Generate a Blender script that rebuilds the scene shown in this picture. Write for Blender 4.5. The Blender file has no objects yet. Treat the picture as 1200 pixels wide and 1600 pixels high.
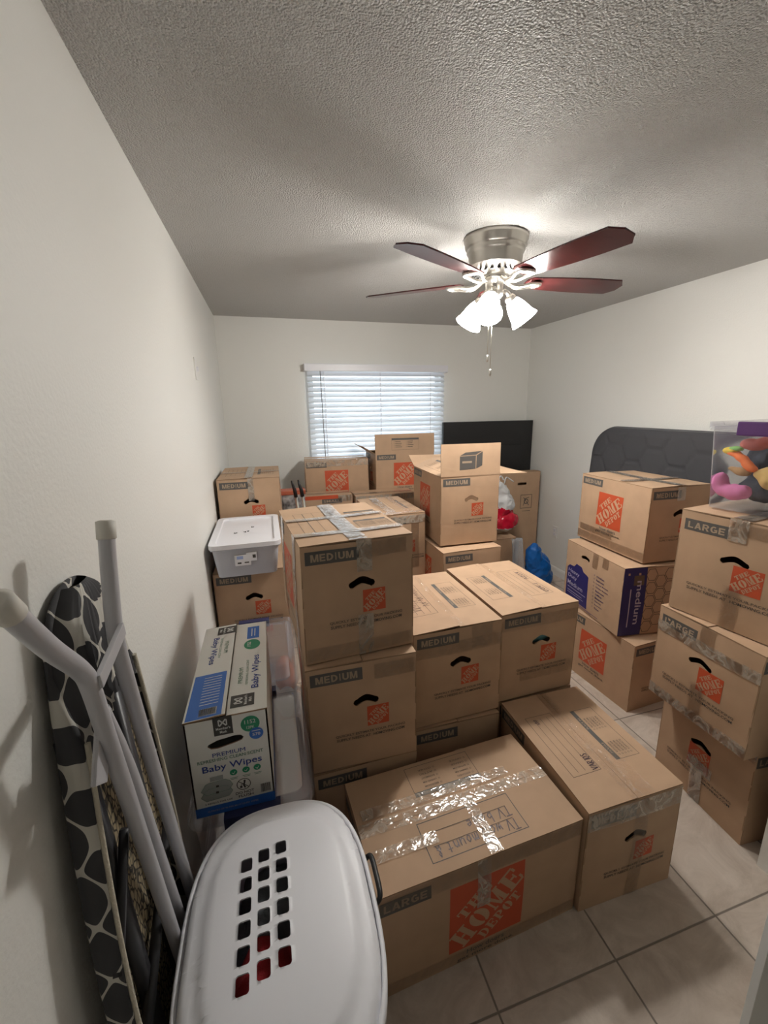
import bpy, bmesh, math, random
from mathutils import Vector, Matrix, noise
from mathutils.geometry import tessellate_polygon
C = bpy.context.scene.collection
PI = math.pi
scene = bpy.context.scene

# ------------------------------------------------------------------ camera
cd = bpy.data.cameras.new('camera'); cam = bpy.data.objects.new('camera', cd); C.objects.link(cam)
cd.sensor_fit = 'VERTICAL'; cd.sensor_height = 24; cd.lens = 673.88 / 1600 * 24
cd.shift_x = (600 - 618.8) / 1600; cd.shift_y = 0; cd.clip_start = .02
Rr = Vector((0.958316, -0.285425, -0.012784)); Ru = Vector((0.079895, 0.224752, 0.971135)); Rf = Vector((0.274314, 0.931675, -0.238187))
m = Matrix((Rr, Ru, -Rf)).transposed().to_4x4(); m.translation = Vector((0, 0, 1.6376)); cam.matrix_world = m
scene.camera = cam
# ------------------------------------------------------------------ exposure, world (overcast daylight outside)
scene.view_settings.view_transform = 'Standard'; scene.view_settings.look = 'None'
scene.view_settings.exposure = 0.14; scene.view_settings.gamma = 1; scene.view_settings.use_curve_mapping = False
w = bpy.data.worlds.new('world'); scene.world = w; w.use_nodes = True
w.node_tree.nodes['Background'].inputs[0].default_value = (.90, .96, 1, 1); w.node_tree.nodes['Background'].inputs[1].default_value = 3.6
LAMP = 88.0       # strength of the frosted fan lamp shades
scene.cycles.max_bounces = 10; scene.cycles.transparent_max_bounces = 24; scene.cycles.sample_clamp_indirect = 6

# ------------------------------------------------------------------ materials
def mat(name, col, rough=.6, metal=0, **k):
    m = bpy.data.materials.new(name); m.use_nodes = True; b = m.node_tree.nodes['Principled BSDF']
    b.inputs['Base Color'].default_value = (*col, 1); b.inputs['Roughness'].default_value = rough; b.inputs['Metallic'].default_value = metal
    for a, v in k.items(): b.inputs[a].default_value = v
    return m
def nd(m, t, **k):
    n = m.node_tree.nodes.new(t)
    for a, v in k.items():
        if a.startswith('i_'): n.inputs[a[2:].replace('_', ' ')].default_value = v
        else: setattr(n, a, v)
    return n
def lk(m, a, b): m.node_tree.links.new(a, b)
def bs(m): return m.node_tree.nodes['Principled BSDF']
def bump(m, src, strength, dist):
    b = nd(m, 'ShaderNodeBump'); b.inputs['Strength'].default_value = strength; b.inputs['Distance'].default_value = dist
    lk(m, src, b.inputs['Height']); lk(m, b.outputs[0], bs(m).inputs['Normal']); return b
def vary(m, c1, c2, scale, detail=4, stretch=(1, 1, 1), coord='Object'):
    tc = nd(m, 'ShaderNodeTexCoord'); mp = nd(m, 'ShaderNodeMapping'); mp.inputs['Scale'].default_value = stretch
    n = nd(m, 'ShaderNodeTexNoise'); n.inputs['Scale'].default_value = scale; n.inputs['Detail'].default_value = detail
    r = nd(m, 'ShaderNodeValToRGB'); r.color_ramp.elements[0].color = (*c1, 1); r.color_ramp.elements[1].color = (*c2, 1)
    r.color_ramp.elements[0].position = .3; r.color_ramp.elements[1].position = .7
    lk(m, tc.outputs[coord], mp.inputs[0]); lk(m, mp.outputs[0], n.inputs['Vector']); lk(m, n.outputs[0], r.inputs[0]); lk(m, r.outputs[0], bs(m).inputs['Base Color'])
    return n, mp
def cardboard(name, c):
    m = mat(name, c, .72)
    n, mp = vary(m, tuple(v * .93 for v in c), tuple(min(1, v * 1.06) for v in c), 9)
    f = nd(m, 'ShaderNodeTexNoise'); f.inputs['Scale'].default_value = 420; lk(m, mp.outputs[0], f.inputs['Vector'])
    bump(m, f.outputs[0], .12, .001); return m
KRAFT = (.46, .305, .193)
M_kraft = cardboard('cardboard', KRAFT)
M_kraft2 = cardboard('cardboard_pale', (.49, .33, .212))
M_edge = mat('cardboard_edge', (.30, .19, .11), .85)
M_ink = mat('black_print', (.055, .05, .045), .6)
M_grey = mat('grey_print', (.085, .08, .075), .55)
M_letter = mat('cardboard_in_print', (.36, .27, .19), .65)
M_faint = mat('faint_print', (.13, .095, .07), .7)
M_orange = mat('orange_print', (.52, .078, .026), .55)
M_orangek = mat('unprinted_letters', (.50, .32, .20), .65)
M_navy = mat('navy_print', (.024, .022, .14), .5)
M_bluewhite = mat('pale_letters_on_navy', (.45, .42, .55), .5)
M_marker = mat('marker_ink', (.06, .03, .035), .5)
def wall_mat(name, c, sc=160, st=.25, d=.002):
    m = mat(name, c, .55)
    tc = nd(m, 'ShaderNodeTexCoord'); n = nd(m, 'ShaderNodeTexNoise'); n.inputs['Scale'].default_value = sc; n.inputs['Detail'].default_value = 3
    lk(m, tc.outputs['Object'], n.inputs['Vector']); bump(m, n.outputs[0], st, d); return m
M_wall = wall_mat('wall_paint', (.80, .795, .755), 110, .35, .003)
M_ceil = mat('popcorn_ceiling', (.70, .68, .65), .24); bs(M_ceil).inputs['Specular IOR Level'].default_value = 1.0
tc = nd(M_ceil, 'ShaderNodeTexCoord'); v1 = nd(M_ceil, 'ShaderNodeTexVoronoi'); v1.inputs['Scale'].default_value = 185
n1 = nd(M_ceil, 'ShaderNodeTexNoise'); n1.inputs['Scale'].default_value = 260; n1.inputs['Detail'].default_value = 5
mx = nd(M_ceil, 'ShaderNodeMath', operation='SUBTRACT')
lk(M_ceil, tc.outputs['Object'], v1.inputs['Vector']); lk(M_ceil, tc.outputs['Object'], n1.inputs['Vector'])
lk(M_ceil, n1.outputs[0], mx.inputs[0]); lk(M_ceil, v1.outputs['Distance'], mx.inputs[1]); bump(M_ceil, mx.outputs[0], 1.0, .013)
M_trim = mat('white_trim_paint', (.78, .77, .74), .35)
M_door = wall_mat('door_paint', (.70, .72, .70), 300, .1, .001)
M_white = mat('white_plastic', (.80, .80, .84), .35)
M_lid = mat('hamper_plastic', (.84, .85, .90), .42)
def metal(name, c, r): return mat(name, c, r, 1)
M_nickel = metal('brushed_nickel', (.62, .59, .54), .30)
M_chain = metal('pull_chain', (.7, .68, .6), .3)
M_blade = mat('mahogany_blade', (.06, .012, .012), .22)
n_, mp_ = vary(M_blade, (.022, .005, .006), (.065, .013, .012), 14, 5, (1, 10, 1))
M_shade = bpy.data.materials.new('lit_frosted_glass'); M_shade.use_nodes = True
e = bs(M_shade); e.inputs['Base Color'].default_value = (.9, .9, .88, 1); e.inputs['Emission Color'].default_value = (1, .965, .91, 1); e.inputs['Emission Strength'].default_value = LAMP
M_bulb = M_shade.copy(); M_bulb.name = 'lit_bulb'; bs(M_bulb).inputs['Emission Strength'].default_value = LAMP * 7
def clear(name, c, fac=.35, rough=.2, tint=(.95, .96, .98), edge=.5):
    m = bpy.data.materials.new(name); m.use_nodes = True; nt = m.node_tree; b = bs(m); b.inputs['Base Color'].default_value = (*c, 1); b.inputs['Roughness'].default_value = rough
    t = nd(m, 'ShaderNodeBsdfTransparent'); t.inputs[0].default_value = (*tint, 1); mixn = nd(m, 'ShaderNodeMixShader')
    lw = nd(m, 'ShaderNodeLayerWeight'); lw.inputs[0].default_value = .35
    ma = nd(m, 'ShaderNodeMath', operation='MULTIPLY_ADD'); ma.inputs[1].default_value = edge; ma.inputs[2].default_value = fac
    lk(m, lw.outputs['Facing'], ma.inputs[0]); lk(m, ma.outputs[0], mixn.inputs[0]); lk(m, t.outputs[0], mixn.inputs[1]); lk(m, b.outputs[0], mixn.inputs[2])
    lk(m, mixn.outputs[0], nt.nodes['Material Output'].inputs[0]); return m
M_clear = clear('clear_bin_plastic', (.62, .64, .70), .05, .3, (.99, .99, 1), .16)
M_frost = clear('frosted_bin_plastic', (.80, .83, .92), .62, .35)
M_bag = clear('thin_white_plastic', (.70, .74, .78), .28, .25)
M_tape = clear('packing_tape_film', (.62, .46, .34), .10, .16, (1, .99, .97), .35)
tc = nd(M_tape, 'ShaderNodeTexCoord'); nn = nd(M_tape, 'ShaderNodeTexNoise'); nn.inputs['Scale'].default_value = 38; nn.inputs['Detail'].default_value = 3; nn.inputs['Distortion'].default_value = 2.2
lk(M_tape, tc.outputs['Object'], nn.inputs['Vector']); bump(M_tape, nn.outputs[0], .55, .012)
M_tapew = clear('wrinkled_tape_film', (.84, .74, .62), .34, .16, (1, .99, .97), .45)
tc = nd(M_tapew, 'ShaderNodeTexCoord'); nn = nd(M_tapew, 'ShaderNodeTexNoise'); nn.inputs['Scale'].default_value = 22; nn.inputs['Detail'].default_value = 1; nn.inputs['Distortion'].default_value = 2.5
lk(M_tapew, tc.outputs['Object'], nn.inputs['Vector']); bump(M_tapew, nn.outputs[0], .38, .010)
M_purple = mat('purple_latch', (.075, .02, .12), .35)
M_darklatch = mat('dark_blue_latch', (.03, .035, .10), .35)
M_black = mat('black_plastic', (.012, .012, .013), .45)
M_grey_tube = mat('grey_enamel_tube', (.52, .52, .55), .32)
M_cap = mat('white_rubber_cap', (.68, .66, .60), .6)
def fabric(name, c, sc=300):
    m = mat(name, c, .9); tc = nd(m, 'ShaderNodeTexCoord'); n = nd(m, 'ShaderNodeTexNoise'); n.inputs['Scale'].default_value = sc
    lk(m, tc.outputs['Object'], n.inputs['Vector']); bump(m, n.outputs[0], .5, .003); return m
M_cream = fabric('cream_binding', (.60, .55, .44))

def add_gloss(m, rough, base, k):
    nt = m.node_tree; out = nt.nodes['Material Output']; prev = out.inputs[0].links[0].from_socket
    g = nd(m, 'ShaderNodeBsdfGlossy'); g.inputs['Roughness'].default_value = rough; g.inputs[0].default_value = (1, 1, 1, 1)
    fr = nd(m, 'ShaderNodeFresnel'); fr.inputs[0].default_value = 1.5; ma = nd(m, 'ShaderNodeMath', operation='MULTIPLY_ADD'); ma.inputs[1].default_value = k; ma.inputs[2].default_value = base
    mx_ = nd(m, 'ShaderNodeMixShader'); lk(m, fr.outputs[0], ma.inputs[0]); lk(m, ma.outputs[0], mx_.inputs[0]); lk(m, prev, mx_.inputs[1]); lk(m, g.outputs[0], mx_.inputs[2]); lk(m, mx_.outputs[0], out.inputs[0])
    for n in nt.nodes:
        if n.type == 'BUMP': lk(m, n.outputs[0], g.inputs['Normal'])
def ridges(m, lo, hi):
    mixn = [n for n in m.node_tree.nodes if n.type == 'MIX_SHADER'][0]; tc = nd(m, 'ShaderNodeTexCoord'); mp = nd(m, 'ShaderNodeMapping'); mp.inputs['Scale'].default_value = (1, 1, .6)
    n = nd(m, 'ShaderNodeTexNoise'); n.inputs['Scale'].default_value = 13; n.inputs['Detail'].default_value = 3; n.inputs['Distortion'].default_value = 1.8
    lk(m, tc.outputs['Object'], mp.inputs[0]); lk(m, mp.outputs[0], n.inputs['Vector']); r = nd(m, 'ShaderNodeValToRGB'); cr = r.color_ramp
    cr.elements[0].position = .36; cr.elements[0].color = (lo, lo, lo, 1); cr.elements[1].position = .64; cr.elements[1].color = (lo, lo, lo, 1); e_ = cr.elements.new(.5); e_.color = (hi, hi, hi, 1)
    lk(m, n.outputs[0], r.inputs[0]); lk(m, r.outputs[0], mixn.inputs[0])
ridges(M_tape, .03, .15); ridges(M_tapew, .08, .46)
add_gloss(M_tape, .16, .0, .7); add_gloss(M_tapew, .15, .03, 1.0); add_gloss(M_clear, .12, .0, .45)
# ------------------------------------------------------------------ mesh helpers
def finish(name, bm, mats, parent=None, smooth=False):
    me = bpy.data.meshes.new(name); bm.to_mesh(me); bm.free()
    for q in (mats if isinstance(mats, (list, tuple)) else [mats]): me.materials.append(q)
    if smooth:
        for p in me.polygons: p.use_smooth = True
    o = bpy.data.objects.new(name, me); C.objects.link(o)
    if parent: o.parent = parent
    return o
def tag(o, label, cat, group=None):
    o['label'] = label; o['category'] = cat
    if group: o['group'] = group
    return o
def thing(name, label, cat, loc=(0, 0, 0), rz=0, group=None):
    o = bpy.data.objects.new(name, None); C.objects.link(o); o.empty_display_size = .05
    o.location = loc; o.rotation_euler = (0, 0, rz); return tag(o, label, cat, group)
def struct(o): o['kind'] = 'structure'; return o
def box(bm, x0, y0, z0, x1, y1, z1, mi=0, bev=0, M=None):
    r = bmesh.ops.create_cube(bm, size=1)['verts']
    for v in r: v.co = Vector(((x0 + x1) / 2 + v.co.x * (x1 - x0), (y0 + y1) / 2 + v.co.y * (y1 - y0), (z0 + z1) / 2 + v.co.z * (z1 - z0)))
    if bev:
        es = list({e for v in r for e in v.link_edges}); rr = bmesh.ops.bevel(bm, geom=es, offset=bev, segments=2, affect='EDGES', profile=.7)
        r = list({v for f in rr['faces'] for v in f.verts} | {v for v in r if v.is_valid})
    fs = {f for v in r for f in v.link_faces}
    for f in fs: f.material_index = mi
    if M is not None:
        for v in {v for f in fs for v in f.verts}: v.co = M @ v.co
    return r
def tube(bm, pts, rad, n=12, mi=0, cap=True):
    pts = [Vector(p) for p in pts]; rings = []; up = None
    for i, p in enumerate(pts):
        t = ((pts[i + 1] if i < len(pts) - 1 else p) - (pts[i - 1] if i else p)).normalized()
        if up is None: up = t.orthogonal().normalized()
        up = (up - t * up.dot(t)).normalized(); sd = t.cross(up); r = rad[i] if isinstance(rad, (list, tuple)) else rad
        rings.append([bm.verts.new(p + (up * math.cos(a) + sd * math.sin(a)) * r) for a in [2 * PI * k / n for k in range(n)]])
    for a, b in zip(rings, rings[1:]):
        for k in range(n):
            f = bm.faces.new((a[k], a[(k + 1) % n], b[(k + 1) % n], b[k])); f.material_index = mi; f.smooth = True
    if cap:
        bm.faces.new(rings[0][::-1]).material_index = mi; bm.faces.new(rings[-1]).material_index = mi
def smooth_path(pts, n=6):
    pts = [Vector(p) for p in pts]; P = [pts[0] * 2 - pts[1]] + pts + [pts[-1] * 2 - pts[-2]]; out = []
    for i in range(1, len(P) - 2):
        a, b, c, d = P[i - 1:i + 3]
        for k in range(n):
            t = k / n; out.append(.5 * ((2 * b) + (c - a) * t + (2 * a - 5 * b + 4 * c - d) * t * t + (3 * b - a - 3 * c + d) * t ** 3))
    return out + [pts[-1]]
def lathe(bm, prof, n=32, M=Matrix(), mi=0, cap=False):
    rings = [[bm.verts.new(M @ Vector((r * math.cos(2 * PI * k / n), r * math.sin(2 * PI * k / n), z))) for k in range(n)] for r, z in prof]
    for a, b in zip(rings, rings[1:]):
        for k in range(n):
            f = bm.faces.new((a[k], a[(k + 1) % n], b[(k + 1) % n], b[k])); f.material_index = mi; f.smooth = True
    if cap:
        for rg in (rings[0], rings[-1]):
            bm.faces.new(rg).material_index = mi
def blob(name, balls, m, parent=None, vox=.008, lumps=0, seed=0, sc=12):
    """soft body: overlapping ellipsoids fused into one surface, optionally crumpled"""
    bm = bmesh.new()
    for b in balls:
        x, y, z, rx = b[:4]; ry = b[4] if len(b) > 4 else rx; rz = b[5] if len(b) > 5 else rx
        r = bmesh.ops.create_icosphere(bm, subdivisions=3, radius=1)['verts']
        for v in r: v.co = Vector((x + v.co.x * rx, y + v.co.y * ry, z + v.co.z * rz))
    o = finish(name, bm, m, parent, True)
    md = o.modifiers.new('fuse', 'REMESH'); md.mode = 'VOXEL'; md.voxel_size = vox; md.use_smooth_shade = True
    s = o.modifiers.new('soft', 'SMOOTH'); s.iterations = 4; s.factor = .6
    dg = bpy.context.evaluated_depsgraph_get(); me = bpy.data.meshes.new_from_object(o.evaluated_get(dg)); o.modifiers.clear(); o.data = me
    if lumps:
        for v in me.vertices:
            q = v.co * sc + Vector((seed * 7.1, 0, 0)); d = noise.noise_vector(q) * lumps + noise.noise_vector(q * 2.7) * lumps * .45; v.co += d
    for p in me.polygons: p.use_smooth = True
    return o
# ---- planar art: list of (verts2d, faces, material, layer)
_tc = {}
def text_geo(s, bold):
    k = (s, bold)
    if k not in _tc:
        cu = bpy.data.curves.new('t', 'FONT'); cu.body = s; cu.offset = bold; cu.resolution_u = 3 if len(s) < 12 else 2; cu.fill_mode = 'FRONT'
        o = bpy.data.objects.new('t', cu); C.objects.link(o); bpy.context.view_layer.update()
        dg = bpy.context.evaluated_depsgraph_get(); me = bpy.data.meshes.new_from_object(o.evaluated_get(dg))
        vs = [(v.co.x, v.co.y) for v in me.vertices]; fs = [tuple(p.vertices) for p in me.polygons]
        bpy.data.objects.remove(o); bpy.data.curves.remove(cu); bpy.data.meshes.remove(me)
        x0 = min(v[0] for v in vs); x1 = max(v[0] for v in vs); y0 = min(v[1] for v in vs); y1 = max(v[1] for v in vs)
        _tc[k] = ([((x - x0) / (x1 - x0) - .5, (y - y0) / (y1 - y0) - .5) for x, y in vs], fs)
    return _tc[k]
def place(vs, cx, cy, w, h, rot):
    c, s = math.cos(rot), math.sin(rot); return [(cx + x * w * c - y * h * s, cy + x * w * s + y * h * c) for x, y in vs]
def text(s, cx, cy, w, h, m, rot=0, bold=.010, layer=2):
    vs, fs = text_geo(s, bold); return [(place(vs, cx, cy, w, h, rot), fs, m, layer)]
def rect(x0, y0, x1, y1, m, layer=1): return [([(x0, y0), (x1, y0), (x1, y1), (x0, y1)], [(0, 1, 2, 3)], m, layer)]
def frame(x0, y0, x1, y1, m, t=.0018):
    return rect(x0, y0, x1, y0 + t, m) + rect(x0, y1 - t, x1, y1, m) + rect(x0, y0 + t, x0 + t, y1 - t, m) + rect(x1 - t, y0 + t, x1, y1 - t, m)
def line(pts, m, t=.0022, layer=2):
    vs = []; fs = []
    for (x0, y0), (x1, y1) in zip(pts, pts[1:]):
        L = math.hypot(x1 - x0, y1 - y0) or 1e-6; nx, ny = -(y1 - y0) / L * t / 2, (x1 - x0) / L * t / 2; ex, ey = (x1 - x0) / L * t * .3, (y1 - y0) / L * t * .3
        k = len(vs); vs += [(x0 - ex + nx, y0 - ey + ny), (x0 - ex - nx, y0 - ey - ny), (x1 + ex - nx, y1 + ey - ny), (x1 + ex + nx, y1 + ey + ny)]; fs.append((k, k + 1, k + 2, k + 3))
    return [(vs, fs, m, layer)]
def disc(cx, cy, rx, m, ry=None, layer=1, n=24):
    ry = ry or rx; return [([(cx + rx * math.cos(2 * PI * k / n), cy + ry * math.sin(2 * PI * k / n)) for k in range(n)], [tuple(range(n))], m, layer)]
def ring(cx, cy, r0, r1, m, layer=1, n=28):
    vs = [(cx + r * math.cos(2 * PI * k / n), cy + r * math.sin(2 * PI * k / n)) for k in range(n) for r in (r0, r1)]
    return [(vs, [(2 * k, 2 * k + 1, (2 * k + 3) % (2 * n), (2 * k + 2) % (2 * n)) for k in range(n)], m, layer)]
# slab-serif letters (unit box) for the square orange emblem
def _r(*q): return [((a, b), (c, b), (c, d), (a, d)) for a, b, c, d in q]
def _arc(cx, cy, ax, ay, bx, by, a0, a1, n=12):
    o = []
    for k in range(n):
        p, q = [math.radians(a0 + (a1 - a0) * j / n) for j in (k, k + 1)]
        o.append(((cx + ax * math.cos(p), cy + ay * math.sin(p)), (cx + ax * math.cos(q), cy + ay * math.sin(q)), (cx + bx * math.cos(q), cy + by * math.sin(q)), (cx + bx * math.cos(p), cy + by * math.sin(p))))
    return o
GL = {
 'H': _r((.1, .1, .38, .9), (.62, .1, .9, .9), (.4, .44, .6, .56), (0, 0, .46, .1), (.54, 0, 1, .1), (0, .9, .46, 1), (.54, .9, 1, 1)),
 'O': _arc(.5, .5, .5, .5, .14, .40, 100, 260) + _arc(.5, .5, .5, .5, .14, .40, -80, 80),
 'M': _r((.06, .1, .16, .9), (.68, .1, .93, .9), (0, 0, .26, .1), (.6, 0, 1, .1), (0, .9, .3, 1), (.68, .9, 1, 1)) + [((.16, .9), (.42, 0), (.56, .0), (.36, .9)), ((.5, .14), (.56, 0), (.68, .5), (.68, .9))],
 'E': _r((.1, .1, .42, .9), (0, 0, .9, .1), (0, .9, .9, 1), (.44, .44, .66, .56), (.82, .1, .95, .32), (.82, .68, .95, .9), (.66, .34, .74, .66)),
 'T': _r((.34, .1, .66, .88), (.2, 0, .8, .1), (.02, .88, .98, 1), (.02, .66, .14, .88), (.86, .66, .98, .88)),
 'D': _r((.1, .1, .4, .9), (0, 0, .5, .1), (0, .9, .5, 1)) + _arc(.46, .5, .52, .5, .24, .40, -90, 90),
 'P': _r((.1, .1, .4, .9), (0, 0, .55, .1), (0, .9, .5, 1)) + _arc(.46, .7, .50, .3, .2, .19, -90, 90)}
def word(s, cx, cy, w, h, rot, m, gap=.12, layer=2):
    n = len(s); cw = w / (n + gap * (n - 1)); vs = []; fs = []
    for i, ch in enumerate(s):
        for q in GL[ch]:
            k = len(vs)
            for x, y in q: vs.append((-w / 2 + i * cw * (1 + gap) + x * cw, -h / 2 + y * h))
            fs.append((k, k + 1, k + 2, k + 3))
    c, sn = math.cos(rot), math.sin(rot); return [([(cx + x * c - y * sn, cy + x * sn + y * c) for x, y in vs], fs, m, layer)]
SL = {  # heavy plain letters for the size badges
 'M': _r((0, 0, .24, 1), (.76, 0, 1, 1)) + [((.10, 1), (.38, 0), (.56, 0), (.30, 1)), ((.90, 1), (.62, 0), (.44, 0), (.70, 1))],
 'E': _r((0, 0, .30, 1), (.3, 0, .95, .2), (.3, .8, .95, 1), (.3, .40, .88, .60)), 'D': _r((0, 0, .28, 1)) + _arc(.28, .5, .72, .5, .42, .30, -90, 90),
 'I': _r((.30, 0, .70, 1)), 'U': _r((0, .35, .28, 1), (.72, .35, 1, 1)) + _arc(.5, .38, .5, .38, .22, .18, 180, 360), 'L': _r((0, 0, .32, 1), (.3, 0, .95, .2)),
 'A': [((0, 0), (.27, 0), (.62, 1), (.36, 1)), ((1, 0), (.73, 0), (.38, 1), (.64, 1))] + _r((.25, .2, .75, .38)),
 'R': _r((0, 0, .28, 1), (.28, .82, .5, 1), (.28, .38, .5, .56)) + _arc(.5, .69, .46, .31, .18, .13, -90, 90) + [((.42, .42), (.68, .42), (1, 0), (.68, 0))],
 'G': _arc(.5, .5, .5, .5, .22, .30, 50, 325) + _r((.52, .38, .98, .56), (.76, .1, .98, .4))}
SW = {'I': .42, 'M': 1.2, 'E': .9, 'L': .85}
def sans(s, cx, cy, w, h, m, layer=2):
    tot = sum(SW.get(c, 1) for c in s) + .16 * (len(s) - 1); k_ = w / tot; x = cx - w / 2; vs = []; fs = []
    for ch in s:
        cw = SW.get(ch, 1) * k_
        for q in SL[ch]:
            k = len(vs); vs += [(x + a * cw, cy - h / 2 + b * h) for a, b in q]; fs.append((k, k + 1, k + 2, k + 3))
        x += cw + .16 * k_
    return [(vs, fs, m, layer)]
def emblem(x0, y0, s):
    a = math.radians(42); cx, cy = x0 + s / 2, y0 + s / 2; nx, ny = -math.sin(a), math.cos(a)
    o = rect(x0, y0, x0 + s, y0 + s, M_orange)
    o += word('HOME', cx, cy, s * 1.10, s * .30, a, M_orangek)
    o += word('THE', cx + nx * s * .265, cy + ny * s * .265, s * .52, s * .155, a, M_orangek)
    o += word('DEPOT', cx - nx * s * .265, cy - ny * s * .265, s * .68, s * .155, a, M_orangek)
    return o
def badge(s, z, x=.014, w=.17, h=.044, flip=False):
    tw = .80 if s == 'MEDIUM' else .84
    return rect(x, z, x + w, z + h, M_grey) + (sans(s, x + w * .5, z + h * .5, w * tw, h * .56, M_letter) if s != 'SMALL' else text(s, x + w * .5, z + h * .5, w * tw, h * .58, M_letter, 0, .004))
def small_lines(cx, cy, w, ink=M_faint, n='HDMOVING.COM'):
    return text('QUICKLY ESTIMATE YOUR PACKING', cx, cy + .008, w, .011, ink, 0, .02) + text('SUPPLY NEEDS AT', cx - w * .25, cy - .008, w * .48, .011, ink, 0, .02) + text(n, cx + w * .26, cy - .008, w * .46, .011, M_ink, 0, .014)
def xf(arts, f): return [([f(x, y) for x, y in vs], fs, m, l) for vs, fs, m, l in arts]
# ---- a slab of cardboard (front face at w=0) carrying printed art
def slab_into(bm, W, H, arts, holes, mapf, mats, base=0, t=.004, cell=.06, origin=(0, 0), outline=None):
    t2 = bmesh.new(); x0, y0 = origin
    outer = outline or [(x0, y0), (x0 + W, y0), (x0 + W, y0 + H), (x0, y0 + H)]
    loops = [[Vector((x, y, 0)) for x, y in outer]] + [[Vector((x, y, 0)) for x, y in h] for h in holes]
    flat = [p for l in loops for p in l]; tri = tessellate_polygon(loops)
    A = [t2.verts.new((p.x, p.y, 0)) for p in flat]; B = [t2.verts.new((p.x, p.y, -t)) for p in flat]
    for a, b, c in tri:
        n = (flat[b] - flat[a]).cross(flat[c] - flat[a]).z
        if abs(n) < 1e-12: continue
        if n < 0: b, c = c, b
        t2.faces.new((A[a], A[b], A[c])).material_index = base; t2.faces.new((B[c], B[b], B[a])).material_index = base
    k = 0; ei = mats.index(M_edge)
    for l in loops:
        n = len(l)
        for i in range(n):
            a, b = k + i, k + (i + 1) % n
            f = t2.faces.new((A[a], B[a], B[b], A[b])); f.material_index = ei
        k += n
    for vs, fs, mm, ly in arts:
        if mm not in mats: mats.append(mm)
        V = [t2.verts.new((x, y, .0005 * ly)) for x, y in vs]
        for f in fs:
            try:
                nf = t2.faces.new([V[i] for i in f]); nf.material_index = mats.index(mm); nf.normal_update()
                if nf.normal.z < 0: nf.normal_flip()
            except ValueError: pass
    for ax, lo, L in ((0, x0, W), (1, y0, H)):
        nn = max(1, int(L / cell))
        for i in range(1, nn):
            p = [0, 0, 0]; p[ax] = lo + L * i / nn; nrm = [0, 0, 0]; nrm[ax] = 1
            bmesh.ops.bisect_plane(t2, geom=t2.verts[:] + t2.edges[:] + t2.faces[:], plane_co=p, plane_no=nrm, dist=1e-6)
    mp = {v: bm.verts.new(mapf(v.co.x, v.co.y, v.co.z)) for v in t2.verts}
    for f in t2.faces:
        try: nf = bm.faces.new([mp[v] for v in f.verts]); nf.material_index = f.material_index
        except ValueError: pass
    t2.free()
def handhole(cx, cz, w=.090, t=.026, arch=.014, n=9):
    top = []; bot = []
    for i in range(n):
        u = -1 + 2 * i / (n - 1); x = cx + u * (w / 2 - t / 2); z = cz + arch * (1 - abs(u) ** 1.5) - arch / 2; top.append((x, z + t / 2)); bot.append((x, z - t / 2))
    R = [(top[-1][0] + t * .35, top[-1][1] - t * .15), (top[-1][0] + t * .5, top[-1][1] - t * .5), (top[-1][0] + t * .35, top[-1][1] - t * .85)]
    L = [(top[0][0] - t * .35, top[0][1] - t * .85), (top[0][0] - t * .5, top[0][1] - t * .5), (top[0][0] - t * .35, top[0][1] - t * .15)]
    return (top + R + bot[::-1] + L)[::-1]
# ---- layouts measured from the photograph (metres, from the face's lower left corner)
def lay_end(kind, W, H, ink=M_faint):
    if W < .29: return [], []
    c = W / 2
    if kind == 'MEDIUM':
        return badge('MEDIUM', H - .060, .013, .172) + emblem(c + .008, H - .245, .078) + small_lines(c + .02, H - .275, .25, ink), [handhole(c + .006, H - .138)]
    return badge('LARGE', H - .072, .016, .157, .044) + emblem(c + .0, H - .255, .096) + small_lines(c, H - .288, .30, ink), [handhole(c + .0, H - .145, .095, .023)]
def lay_side(kind, W, H):
    if W < .38: return []
    if kind == 'MEDIUM':
        a = badge('MEDIUM', H - .055, .012, .168) + emblem(W * .30, H - .28, .198)
        cx = W * .30 + .1; y = H - .295
    else:
        a = badge('LARGE', H - .062, .004, .150, .046) + emblem(W * .315, H - .310, .250); cx = W * .315 + .125; y = H - .330
    return a + text('How doers', cx, y, .13, .018, M_grey) + text('get more done.', cx + .003, y - .023, .20, .018, M_ink, 0, .014)
def checklist(x0, x1, y0, n, ink, seed=1, step=.0155):
    rnd = random.Random(seed); o = []
    for i in range(n):
        wdt = (x1 - x0 - .014) * rnd.uniform(.55, .95); yy = y0 - i * step
        o += frame(x0, yy - .003, x0 + .006, yy + .003, ink, .001)
        o += rect(x0 + .012, yy - .0028, x0 + .012 + wdt, yy + .0028, ink)
    return o
def room_list(w, h, ink=M_faint):   # printed grid: black bar FRAGILE / PLACE IN: over two check lists; local frame 0..w x 0..h, bar on top
    o = frame(0, 0, w, h, ink) + rect(0, h - .018, w, h, M_grey)
    o += text('FRAGILE', w * .22, h - .009, w * .20, .009, M_letter) + text('PLACE IN:', w * .72, h - .009, w * .24, .009, M_letter)
    nn = 5
    L1 = ['KITCHEN', 'DINING RM', 'BATHROOM', 'GARAGE', 'OFFICE']; L2 = ['BEDROOM', 'LIVING RM', 'BASEMENT', 'ATTIC', 'OTHER']
    for i in range(nn):
        y = h - .030 - i * (h - .036) / nn
        for x, L in ((.10, L1), (.60, L2)):
            o += frame(w * x - .010, y - .003, w * x - .004, y + .003, ink, .001) + text(L[i], w * x + .028, y, .050, .007, ink, 0, .01)
    return o
def turn(arts, deg, tx, ty):
    c, s = math.cos(math.radians(deg)), math.sin(math.radians(deg)); return xf(arts, lambda x, y: (tx + x * c - y * s, ty + x * s + y * c))
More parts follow.
